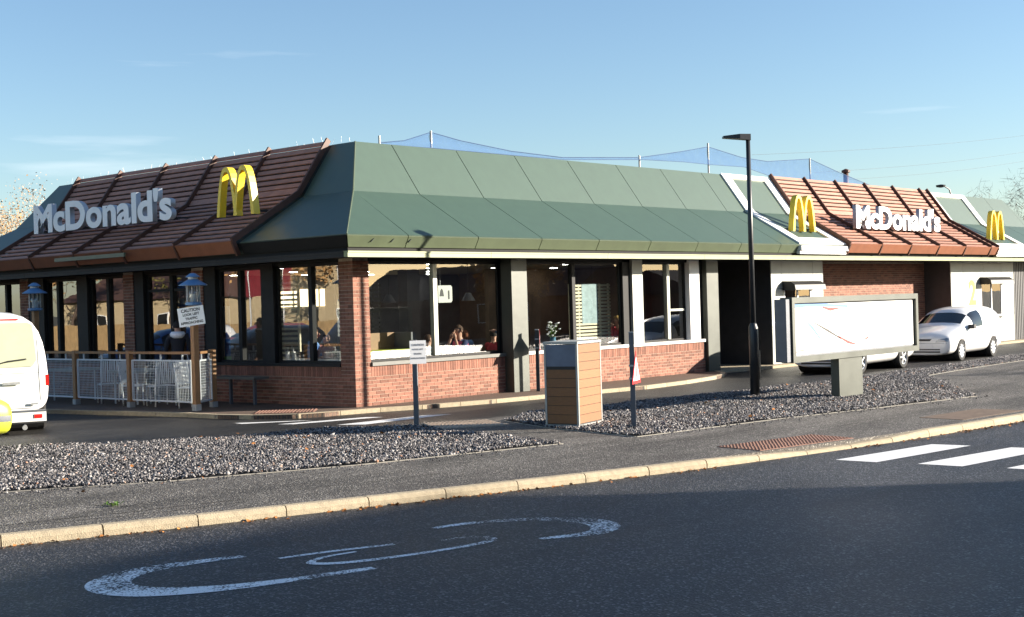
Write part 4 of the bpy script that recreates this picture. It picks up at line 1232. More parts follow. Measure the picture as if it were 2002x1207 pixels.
# billboard
bb = thing('billboard', 'wide low billboard with faded poster in a grey metal frame on one leg', 'billboard', (6.25, -7.72, Z_PATH))
MB().box((-0.50, -0.09, -0.05), (0.46, 0.09, 0.82)).build('leg', 'steel', bb)
BX0, BX1, BZ0, BZ1 = -2.30, 2.98, 0.80, 2.03
fr = MB()
fr.box((BX0, -0.13, BZ0), (BX1, 0.13, BZ0 + 0.11)); fr.box((BX0, -0.13, BZ1 - 0.11), (BX1, 0.13, BZ1)); fr.box((BX0, -0.13, BZ0 + 0.11), (BX0 + 0.10, 0.13, BZ1 - 0.11)); fr.box((BX1 - 0.10, -0.13, BZ0 + 0.11), (BX1, 0.13, BZ1 - 0.11))
fr.build('frame', 'steel', bb)
MB().box((BX0 - 0.16, -0.09, BZ0 + 0.02), (BX0 - 0.002, 0.16, BZ1 - 0.03)).build('side_box', 'grey_post', bb)
MB().box((BX0 + 0.10, -0.06, BZ0 + 0.11), (BX1 - 0.10, 0.10, BZ1 - 0.11)).build('backing', 'grey_post', bb)
M['poster'] = pm('poster', (0.80, 0.79, 0.76), 0.35, var=0.04, vscale=1.5)
po = MB().box((BX0 + 0.13, -0.072, BZ0 + 0.14), (BX1 - 0.13, -0.062, BZ1 - 0.14)).build('poster', 'poster', bb)
def pstroke(pts, w, mat):
    P = [Vector((BX0 + 0.13 + a * (BX1 - BX0 - 0.26), BZ0 + 0.14 + b * (BZ1 - BZ0 - 0.28))) for a, b in pts]
    mb = MB(); vs = []
    for i, p in enumerate(P):
        t = (P[min(i + 1, len(P) - 1)] - P[max(i - 1, 0)]).normalized(); q = Vector((t.y, -t.x)) * (w[i] / 2)
        vs += [(p.x + q.x, -0.0735, p.y + q.y), (p.x - q.x, -0.0735, p.y - q.y)]
    mb.add(vs, [(2 * i, 2 * i + 1, 2 * i + 3, 2 * i + 2) for i in range(len(P) - 1)]); mb.build('print', mat, po)
pstroke([(0.0, .985), (0.12, .98), (0.25, .97), (0.42, .93)], [.10, .05, .06, .05], 'blue_paint')
pstroke([(0.22, .93), (0.28, .88), (0.36, .90)], [.03, .07, .02], 'red_paint')
pstroke([(0.07, .72), (0.14, .52), (0.24, .12)], [.02, .06, .02], 'blue_paint')
pstroke([(0.04, .80), (0.06, .74)], [.02, .02], 'red_paint')
pstroke([(0.15, .63), (0.26, .44), (0.36, .26)], [.02, .05, .03], 'ink')
pstroke([(0.34, .31), (0.42, .17), (0.50, .10)], [.03, .06, .01], 'red_paint')
pstroke([(0.32, .70), (0.37, .86)], [.02, .01], 'red_paint')
pstroke([(0.56, .20), (0.59, .25)], [.04, .04], 'red_paint')
pstroke([(0.01, .05), (0.05, .09), (0.09, .06)], [.02, .02, .02], 'red_paint')
pstroke([(0.86, .6), (0.89, .72)], [.02, .01], 'yellow')

# ---------------------------------------------------------------- lanterns on timber posts
def lantern(label, loc, sign):
    r = thing('lantern_post', label, 'lamp', loc, group='timber lantern posts by the fence')
    MB().box((-0.06, -0.06, 0.10), (0.06, 0.06, 2.18)).build('post', 'post_wood', r)
    MB().box((-0.07, -0.07, 0.0), (0.07, 0.07, 0.13)).build('shoe', 'galv', r)
    MB().lathe([(0.09, 2.175), (0.17, 2.195), (0.17, 2.245), (0.10, 2.255)], 16).build('lamp_base', 'lantern_blue', r, smooth=False)
    MB().lathe([(0.125, 2.255), (0.125, 2.575)], 16).build('lamp_glass', 'glass', r, smooth=True)
    MB().lathe([(0.06, 2.255), (0.06, 2.415)], 12).build('lamp_tube', 'sign_white', r)
    ct = MB()
    for k in range(8):
        t = k * math.pi / 4; ct.box((0.135 * math.cos(t) - .008, 0.135 * math.sin(t) - .008, 2.245), (0.135 * math.cos(t) + .008, 0.135 * math.sin(t) + .008, 2.605))
    ct.build('cage', 'galv', r)
    MB().lathe([(0.29, 2.595), (0.29, 2.610), (0.14, 2.700), (0.10, 2.725)], 20).build('lamp_shade', 'lantern_blue', r, smooth=False)
    MB().lathe([(0.10, 2.715), (0.10, 2.775)], 12).build('neck', 'galv', r)
    MB().lathe([(0.15, 2.770), (0.15, 2.780), (0.06, 2.845), (0.02, 2.855)], 16).build('shade_cap', 'lantern_blue', r, smooth=False)
    if sign:
        xd = Vector((0.50, -0.86, 0)).normalized(); nd = Vector((-0.86, -0.50, 0)).normalized(); a = math.radians(7)
        up = Vector((0, 0, 1)) * math.cos(a) - xd * math.sin(a); xr = xd * math.cos(a) + Vector((0, 0, 1)) * math.sin(a)
        c = nd * 0.075 + Vector((0, 0, 1.96)) + xd * -0.02
        hx_, hz_ = xr * 0.29, up * 0.195
        pl = MB().slab([c - hx_ - hz_, c + hx_ - hz_, c + hx_ + hz_, c - hx_ + hz_], nd * 0.012).build('notice', 'sign_white', r)
        sign_text([('CAUTION', 1.3), ('LOOK LEFT', 1.0), ('TRAFFIC', 1.0), ('APPROACHING', 1.0)], r, c + nd * 0.0135 + up * 0.125, xr, up, nd, 0.072, 'ink', 1.18)
    return r
lantern('timber lantern post carrying the white caution notice', (-1.92, 2.80, 0.0), True)
lantern('timber lantern post standing behind the white van', (-1.92, 9.25, 0.0), False)

# ---------------------------------------------------------------- fence
fence = thing('terrace_fence', 'low fence of white mesh panels between timber posts with timber rail', 'fence', (-1.95, 5.0, 0.0))
FX = 0.0
def fpost(y, x=0.0):
    MB().box((x - 0.055, y - 0.055, 0.08), (x + 0.055, y + 0.055, 1.24)).build('post', 'post_wood', fence)
    MB().box((x - 0.065, y - 0.065, 0.0), (x + 0.065, y + 0.065, 0.12)).build('post_shoe', 'galv', fence)
def fpanel(p, q):
    p, q = Vector(p), Vector(q); d = (q - p); L = d.length; d.normalize()
    fr = MB(); z0, z1 = 0.17, 1.03
    a, b = p + d * 0.10, q - d * 0.10
    for (s, e) in (((a.x, a.y, z0), (b.x, b.y, z0)), ((a.x, a.y, z1), (b.x, b.y, z1))): fr.bar(s, e, 0.035, 0.035)
    for s in (a, b): fr.bar((s.x, s.y, z0), (s.x, s.y, z1), 0.034, 0.034, up=d)
    o = fr.build('mesh_panel', 'white_metal', fence)
    ms = MB(); n = max(2, int((b - a).length / 0.055))
    for i in range(1, n):
        t = a + (b - a) * (i / n); ms.bar((t.x, t.y, z0), (t.x, t.y, z1), 0.006, 0.006, up=d)
    for i in range(1, 15):
        z = z0 + (z1 - z0) * i / 15; ms.bar((a.x, a.y, z), (b.x, b.y, z), 0.005, 0.005)
    ms.build('wire_mesh', 'white_metal', o)
    rl = MB().bar((p.x + d.x * .06, p.y + d.y * .06, 1.195), (q.x - d.x * .06, q.y - d.y * .06, 1.195), 0.09, 0.05).build('rail', 'post_wood', fence)
    st = MB(); k = max(2, int(L / 0.75))
    for i in range(k):
        t = p + (q - p) * ((i + 0.5) / k); st.bar((t.x, t.y, 1.04), (t.x, t.y, 1.17), 0.03, 0.03, up=d)
    st.build('stub', 'white_metal', fence)
FP = [(0, 2.45), (0, 0.2), (0, -2.2)]
for (x, y) in ((0, 7.3), (0, 4.9), (0, 2.45), (0, 0.2)): fpost(y, x)
fpanel((0, 7.3, 0), (0, 4.9, 0)); fpanel((0, 4.9, 0), (0, 2.45, 0)); fpanel((0, 2.45, 0), (0, 0.2, 0)); fpanel((0, 0.2, 0), (0.03, -2.14, 0))
fpost(-1.72, 0.80); fpanel((0.09, -2.19, 0), (0.80, -1.72, 0))

# white tubular cycle-stand style seats behind the fence, bench by the wall
def terrace_table(label, loc, rz):
    r = thing('picnic_table', label, 'table', loc, rz, group='terrace tables behind the fence')
    MB().box((-0.62, -0.38, 0.72), (0.62, 0.38, 0.77)).build('table_top', 'steel_pale', r)
    lg = MB()
    for x in (-0.45, 0.45):
        for y in (-0.28, 0.28): MB().tube([(x, y, 0.0), (x, y, 0.72)], 0.022, 8).build('leg', 'white_metal', r)
    return r
terrace_table('grey topped terrace table behind the left fence panel', (-1.15, 8.9, 0), 1.57)
terrace_table('grey topped terrace table behind the middle fence panel', (-1.15, 6.2, 0), 1.57)
def slat_chair(label, loc, rz):
    r = thing('slatted_chair', label, 'chair', loc, rz, group='white slatted terrace chairs')
    fm = MB()
    for y in (-0.24, 0.24):
        fm.tube([(-0.22, y, 0.0), (-0.24, y, 0.44), (-0.34, y, 1.0)], 0.018, 8); fm.tube([(0.24, y, 0.0), (0.22, y, 0.44), (-0.24, y, 0.44)], 0.018, 8)
    fm.build('chair_frame', 'sign_white', r, smooth=True)
    for k in range(9):
        y = -0.2 + k * 0.05; MB().box((-0.24, y - 0.013, 0.44), (0.22, y + 0.013, 0.46)).build('seat_slat', 'sign_white', r)
        MB().bar((-0.25, y, 0.5), (-0.34, y, 0.98), 0.012, 0.026, up=(0, 1, 0)).build('back_slat', 'sign_white', r)
    return r
for lb, x, y, a in (('white slatted chair behind the middle fence panel nearest its left post', -1.35, 7.0, 1.2), ('white slatted chair behind the middle fence panel nearest its right post', -1.45, 5.75, -0.9),
                    ('white slatted chair left of the dark jacket behind the right fence panel', -1.4, 4.85, 1.4), ('white slatted chair behind the right fence panel nearest the lantern post', -1.45, 3.55, -1.2)):
    slat_chair(lb, (x, y, 0), a)
bench = thing('wall_bench', 'dark bench on one leg along the shaded low brick wall', 'bench', (-0.42, 3.3, 0))
MB().box((-0.2, -0.75, 0.56), (0.2, 0.85, 0.61)).build('seat', 'sill', bench)
for y in (0.35, -0.5): MB().box((-0.03, y - 0.03, 0), (0.03, y + 0.03, 0.56)).build('leg', 'grey_post', bench)
# ================================================================== VEHICLES
def loft_vehicle(S, glassmap, arches, crown=0.04, arch_r=0.34, sub=2):
    """S: stations (x, z_bot, w_bot, z_mid, w_mid, z_belt, w_belt, z_top, w_top); returns the evaluated mesh with material slots"""
    vs = []; fs = []; mi = []
    for (x, zb_, wb, zm, wm, zl, wl_, zt, wt) in S:
        half = [(wb, zb_), (wm, zm), (wl_, zl), (wt, zt)]
        vs.append((x, 0, zb_)); vs += [(x, w, z) for w, z in half]
        vs.append((x, 0, zt + crown)); vs += [(x, -w, z) for w, z in reversed(half)]
    for i in range(len(S) - 1):
        for k in range(10):
            a = i * 10 + k; b = i * 10 + (k + 1) % 10
            fs.append((a, b, b + 10, a + 10)); mi.append(glassmap.get((i, k), 0))
    for e, fl in ((0, False), ((len(S) - 1) * 10, True)):
        for f in ((0, 9, 1), (1, 9, 8, 2), (2, 8, 7, 3), (3, 7, 6, 4), (4, 6, 5)):
            f = tuple(e + i for i in f); fs.append(f[::-1] if fl else f); mi.append(0)
    me = bpy.data.meshes.new('cage'); me.from_pydata(vs, [], fs)
    for q in range(8): me.materials.append(None)
    me.polygons.foreach_set('material_index', mi); me.update()
    bm = bmesh.new(); bm.from_mesh(me); bmesh.ops.recalc_face_normals(bm, faces=bm.faces); bm.to_mesh(me); bm.free()
    o = link('cage', me)
    sm = o.modifiers.new('s', 'SUBSURF'); sm.levels = sub; sm.render_levels = sub
    cut = []
    for ax in arches:
        c = MB().tube([(ax, -2, arch_r * 0.92), (ax, 2, arch_r * 0.92)], arch_r, 28).build('cut', 'plastic')
        b = o.modifiers.new('b', 'BOOLEAN'); b.operation = 'DIFFERENCE'; b.object = c; b.solver = 'EXACT'; cut.append(c)
    out = ev_mesh(o)
    bpy.data.objects.remove(o)
    for c in cut: bpy.data.objects.remove(c)
    return out

def on_body(me, axis, sgn):
    from mathutils.bvhtree import BVHTree
    tree = BVHTree.FromPolygons([v.co for v in me.vertices], [tuple(p.vertices) for p in me.polygons])
    def hit(a, b, lift):
        # axis 0: a = y, b = z seen along x; axis 1: a = x, b = z seen along y
        if axis == 0: o_, d = Vector((4 * sgn, a, b)), Vector((-sgn, 0, 0))
        else: o_, d = Vector((a, 4 * sgn, b)), Vector((0, -sgn, 0))
        loc, nn_, _i, _d = tree.ray_cast(o_, d)
        if loc is None: return None
        return loc - d * lift
    return hit
def patch(hit, quad, name, mat, root, lift=0.007, nu=6, nv=4):
    """a thin panel that follows the bodywork: quad corners in the projection plane"""
    P = []
    for j in range(nv + 1):
        for i in range(nu + 1):
            u, v = i / nu, j / nv
            a = [(1 - u) * (1 - v), u * (1 - v), u * v, (1 - u) * v]
            q = hit(sum(w * c[0] for w, c in zip(a, quad)), sum(w * c[1] for w, c in zip(a, quad)), lift)
            if q is None: return None
            P.append(q)
    n = nu + 1
    return MB().add(P, [(j * n + i, j * n + i + 1, (j + 1) * n + i + 1, (j + 1) * n + i) for j in range(nv) for i in range(nu)]).build(name, mat, root, smooth=True)

def split_parts(me, names, root):
    """one mesh object for each material slot used"""
    n = len(me.vertices); co = np.zeros(n * 3); me.vertices.foreach_get('co', co); co = co.reshape(-1, 3)
    byslot = {}
    for p in me.polygons: byslot.setdefault(p.material_index, []).append(tuple(p.vertices))
    for slot, faces in byslot.items():
        if slot not in names: slot_n = names[0]
        else: slot_n = names[slot]
        used = sorted({i for f in faces for i in f}); ix = {v: k for k, v in enumerate(used)}
        m2 = bpy.data.meshes.new(slot_n[0]); m2.from_pydata([tuple(co[i]) for i in used], [], [tuple(ix[i] for i in f) for f in faces])
        m2.materials.append(M[slot_n[1]])
        m2.polygons.foreach_set('use_smooth', [True] * len(m2.polygons)); m2.update()
        link(slot_n[0], m2, root)

def wheel(root, x, y, r, side, spokes=5, w=0.19, hub='rim'):
    o = MB().lathe([(r * .66, -w / 2), (r * .94, -w / 2), (r, -w * .36), (r, w * .36), (r * .94, w / 2), (r * .66, w / 2)], 28, caps=False).build('wheel', 'tyre', root)
    o.matrix_local = basis((1, 0, 0), (0, 0, 1), (0, -1, 0), (x, y, r))
    d = w / 2 * (-1 if side > 0 else 1)
    rim = MB(); rim.lathe([(r * .60, d * .75), (r * .67, d * .98), (r * .67, -d * .9)], 24, caps=False)
    rim.lathe([(r * .16, d * .70), (r * .16, d * .95), (r * .05, d * .98)], 14)
    for k in range(spokes):
        t = 2 * math.pi * k / spokes; c, s_ = math.cos(t), math.sin(t)
        rim.bar((r * .10 * c, r * .10 * s_, d * .84), (r * .64 * c, r * .64 * s_, d * .84), r * .17, abs(d) * .18, up=(0, 0, 1))
    ro = rim.build('rim', hub, o)
    MB().disc((0, 0, d * .3), (0, 0, 1), r * .62, 0.01, 24).build('brake_disc', 'plastic', o)

def plate(root, c, nd, text, w=0.52, h=0.11, mat='sign_white'):
    nd = Vector(nd); xd = Vector((-nd.y, nd.x, 0)).normalized(); c = Vector(c)
    MB().slab([c - xd * w / 2 - Vector((0, 0, h / 2)), c + xd * w / 2 - Vector((0, 0, h / 2)), c + xd * w / 2 + Vector((0, 0, h / 2)), c - xd * w / 2 + Vector((0, 0, h / 2))], nd * 0.012).build('number_plate', mat, root)

HATCH = [(2.06, .22, .64, .42, .74, .58, .73, .66, .62), (2.00, .17, .76, .45, .84, .68, .82, .79, .72), (1.45, .17, .80, .50, .875, .84, .85, .935, .75), (1.04, .17, .80, .52, .88, .93, .865, 1.02, .79),
         (0.99, .17, .80, .52, .88, .935, .87, 1.04, .80), (0.22, .17, .80, .55, .885, .955, .875, 1.46, .735), (0.06, .17, .80, .55, .885, .955, .875, 1.525, .765), (-.52, .17, .80, .55, .885, .96, .875, 1.575, .785),
         (-.60, .17, .80, .55, .885, .96, .875, 1.575, .785), (-1.45, .17, .80, .55, .885, .97, .875, 1.585, .785), (-1.90, .19, .80, .55, .88, .99, .87, 1.57, .785), (-2.03, .22, .79, .55, .87, .99, .86, 1.34, .80), (-2.11, .26, .78, .55, .85, .88, .84, 1.00, .78)]
def hatchback(label, loc, rz, paint, van=False, group=None):
    r = thing('parked_car' if not van else 'car_van', label, 'car' if not van else 'van', loc, rz, group)
    g = {(4, 4): 1, (4, 5): 1, (5, 3): 2, (5, 6): 3, (6, 3): 2, (6, 6): 3, (10, 4): 4, (10, 5): 4}
    if not van: g.update({(8, 3): 5, (8, 6): 6})
    me = loft_vehicle(HATCH, g, (1.28, -1.28), crown=0.035)
    front, left, right_, rear_ = on_body(me, 0, 1), on_body(me, 1, 1), on_body(me, 1, -1), on_body(me, 0, -1)
    split_parts(me, {0: ('body', paint), 1: ('windscreen', 'car_glass'), 2: ('side_window', 'car_glass'), 3: ('side_window', 'car_glass'), 4: ('rear_window', 'car_glass'), 5: ('side_window', 'car_glass'), 6: ('side_window', 'car_glass')}, r)
    for x in (1.28, -1.28): MB().tube([(x, -0.70, .315), (x, 0.70, .315)], .335, 24).build('wheel_well', 'plastic', r)
    for x in (1.28, -1.28):
        for s in (1, -1): wheel(r, x, s * 0.765, 0.305, s, hub='rim' if not van else 'white_metal', spokes=5 if not van else 9)
    for s, side in ((1, left), (-1, right_)):
        patch(front, [(s * .36, .585), (s * .74, .60), (s * .76, .715), (s * .46, .665)], 'headlight', 'lamp_clear', r)
        patch(rear_, [(s * .66, .70), (s * .80, .70), (s * .79, 1.05), (s * .68, 1.05)], 'tail_light', 'lamp_red', r)
        MB().box((0.60, s * .87, .93), (0.76, s * 1.05, 1.06)).build('mirror', 'plastic' if van else paint, r)
        patch(side, [(-.92, .585), (.92, .555), (.92, .570), (-.92, .600)], 'side_strip', 'plastic', r, nu=12, nv=1)
        patch(side, [(-.50, .28), (-.49, .28), (-.51, .93), (-.52, .93)], 'door_seam', 'grey_post', r, nu=1, nv=8, lift=.003)
        patch(side, [(.74, .30), (.75, .30), (.85, .90), (.84, .90)], 'door_seam', 'grey_post', r, nu=1, nv=8, lift=.003)
        patch(side, [(-.40, .80), (-.28, .80), (-.28, .83), (-.40, .83)], 'door_handle', 'plastic', r, nu=2, nv=1, lift=.012)
    patch(front, [(-.20, .615), (.20, .615), (.26, .675), (-.26, .675)], 'grille', 'plastic', r)
    patch(front, [(-.50, .27), (.50, .27), (.50, .315), (-.50, .315)], 'air_intake', 'plastic', r); patch(front, [(-.50, .345), (.50, .345), (.50, .38), (-.50, .38)], 'air_intake', 'plastic', r)
    patch(front, [(-.70, .545), (.70, .545), (.70, .552), (-.70, .552)], 'bumper_seam', 'grey_post', r, nu=12, nv=1, lift=.003)
    patch(front, [(-.26, .42), (.26, .42), (.26, .52), (-.26, .52)], 'number_plate', 'sign_white', r, lift=.012)
    return r
av = hatchback('small white panel van with blank rear sides waiting at the second booth', (21.75, -2.95, Z_LANE), math.pi + 0.04, 'car_white', van=True)
# red seat cover seen through the windscreen
MB().lathe([(0.02, 0.62), (0.17, 0.68), (0.2, 0.9), (0.14, 1.12), (0.03, 1.18)], 14, (0.05, 0.34, 0)).build('seat', 'red_paint', av)
hatchback('white car half hidden behind the billboard at the first booth', (15.35, -3.05, Z_LANE), math.pi + 0.03, 'car_white')

VANS = [(-2.45, .42, .86, .70, .97, 1.15, .975, 2.06, .84), (-2.41, .36, .93, .70, 1.0, 1.15, 1.0, 2.15, .87), (-2.30, .34, .95, .70, 1.01, 1.15, 1.01, 2.20, .88), (-1.0, .32, .95, .7, 1.015, 1.15, 1.015, 2.22, .89), (0.6, .32, .95, .7, 1.015, 1.15, 1.015, 2.22, .89),
        (0.75, .32, .95, .7, 1.015, 1.15, 1.015, 2.21, .89), (1.25, .32, .95, .7, 1.01, 1.14, 1.0, 2.12, .86), (1.35, .32, .95, .7, 1.01, 1.14, 1.0, 2.08, .85), (1.95, .32, .95, .7, 1.0, 1.12, .96, 1.30, .84), (2.05, .32, .94, .68, .99, 1.05, .94, 1.18, .80), (2.42, .34, .85, .6, .92, .85, .88, .98, .72), (2.5, .40, .70, .55, .8, .70, .78, .78, .6)]
hv = Vector((0.40, 0.917, 0)).normalized()
van = thing('delivery_van', 'white delivery van at the left edge seen from behind', 'van', (0, 0, 0))
rc = Vector((-5.62, 2.12, 0)) - Vector((hv.y, -hv.x, 0)) * 0.99
van.location = (rc.x + hv.x * 2.45, rc.y + hv.y * 2.45, Z_LANE); van.rotation_euler = (0, 0, math.atan2(hv.y, hv.x))
me = loft_vehicle(VANS, {(7, 4): 1, (7, 5): 1, (5, 3): 2, (5, 6): 3}, (1.55, -1.55), crown=0.05, arch_r=0.40)
split_parts(me, {0: ('body', 'car_white'), 1: ('windscreen', 'car_glass'), 2: ('side_window', 'car_glass'), 3: ('side_window', 'car_glass')}, van)
for x in (1.55, -1.55): MB().tube([(x, -0.85, .37), (x, 0.85, .37)], .395, 24).build('wheel_well', 'plastic', van)
for x in (1.55, -1.55):
    for s in (1, -1): wheel(van, x, s * 0.88, 0.355, s, w=0.22)
van_rear = on_body(me, 0, -1); van_right = on_body(me, 1, -1)
def rear_panel(name, pts, mat, x=-2.475, t=0.014):
    MB().slab([(x, a, b) for a, b in pts], (-t, 0, 0)).build(name, mat, van)
rear_panel('rear_window', [(-.72, 1.22), (.72, 1.22), (.80, 1.34), (.74, 1.98), (.66, 2.03), (-.66, 2.03), (-.74, 1.98), (-.80, 1.34)], 'car_glass_glare', -2.446, 0.012)
rear_panel('brake_light', [(-.5, 2.075), (.5, 2.075), (.5, 2.10), (-.5, 2.10)], 'lamp_red', -2.42, .03)
rear_panel('tailgate_handle', [(-.50, .90), (-.20, .90), (-.20, .95), (-.50, .95)], 'galv')
MB().disc((-2.475, 0, .85), (1, 0, 0), .075, .02, 20).build('badge', 'galv', van)
rear_panel('badge', [(-.80, .52), (-.68, .52), (-.68, .56), (-.80, .56)], 'galv')
MB().box((-2.56, -0.93, .22), (-2.36, 0.93, .40)).build('bumper', 'car_white', van)
MB().box((-2.567, -0.93, .395), (-2.40, 0.93, .425)).build('bumper_step', 'grey_post', van)
MB().box((-2.57, -0.93, .19), (-2.38, 0.93, .22)).build('bumper_edge', 'plastic', van)
for s in (1, -1):
    MB().box((-2.572, s * .72, .28), (-2.555, s * .86, .35)).build('reflector', 'lamp_red', van)
    MB().box((-2.43, s * .95, .86), (-2.35, s * 1.006, 1.06)).build('tail_light', 'lamp_red', van)
    MB().box((1.2, s * 1.01, 1.22), (1.34, s * 1.20, 1.48)).build('mirror', 'car_white', van)
MB().tube([(-2.3, -0.55, .14), (-2.62, -0.55, .12)], 0.045, 12).build('exhaust', 'galv', van)
plate(van, (-2.47, 0, .62), (-1, 0, 0), '')
for q in ([(-.86, .46), (-.85, .46), (-.80, 1.95), (-.81, 1.95)], [(.85, .46), (.86, .46), (.81, 1.95), (.80, 1.95)], [(-.85, .455), (.85, .455), (.85, .466), (-.85, .466)], [(-.83, 1.10), (.83, 1.10), (.83, 1.107), (-.83, 1.107)]):
    patch(van_rear, q, 'tailgate_seam', 'grey_post', van, lift=.004, nu=10 if abs(q[0][0] - q[1][0]) > .5 else 1, nv=10 if abs(q[0][1] - q[2][1]) > .5 else 1)
for q in ([(-2.2, .62), (1.2, .62), (1.2, .70), (-2.2, .70)],): patch(van_right, q, 'side_moulding', 'grey_post', van, nu=16, nv=1)
MB().tube([(-2.475, 0.05, 1.24), (-2.485, -0.30, 1.33), (-2.47, -0.62, 1.36)], .012, 6).build('wiper', 'plastic', van)
# yellow car whose front corner peeks in at the left edge
yc = hatchback('bright yellow car cut off by the left edge in front of the van', (-9.38, 0.96, Z_LANE), -0.02, 'car_yellow')

yme = loft_vehicle(HATCH, {}, (1.28, -1.28), crown=0.035)
yr, yf = on_body(yme, 1, -1), on_body(yme, 0, 1)
patch(yr, [(1.60, .44), (1.98, .42), (1.98, .52), (1.60, .54)], 'bumper_strip', 'grey_post', yc, lift=.01)
patch(yf, [(-.76, .42), (.76, .42), (.76, .52), (-.76, .52)], 'bumper_strip', 'grey_post', yc, lift=.01, nu=14)
bpy.data.meshes.remove(yme)

# ================================================================== PEOPLE
M['skin'] = pm('skin', (0.52, 0.29, 0.20), 0.55, var=0.06)
def cloth(n, c): 
    if n not in M: M[n] = pm(n, c, 0.85, var=0.15, vscale=18, bump=0.15, bscale=120)
    return n
for n, c in dict(c_navy=(0.02, 0.03, 0.09), c_pink=(0.62, 0.07, 0.18), c_green=(0.22, 0.55, 0.12), c_black=(0.012, 0.012, 0.018), c_denim=(0.10, 0.24, 0.34), c_blue=(0.16, 0.30, 0.58), c_olive=(0.10, 0.11, 0.025), c_red=(0.55, 0.05, 0.07),
                 c_grey=(0.16, 0.19, 0.24), c_pattern=(0.42, 0.20, 0.18), c_jean=(0.05, 0.07, 0.14), hair_brown=(0.06, 0.03, 0.015), hair_dark=(0.015, 0.01, 0.008), hair_blond=(0.48, 0.30, 0.09), hair_red=(0.20, 0.06, 0.02), c_white=(0.7, 0.72, 0.78)).items(): cloth(n, c)

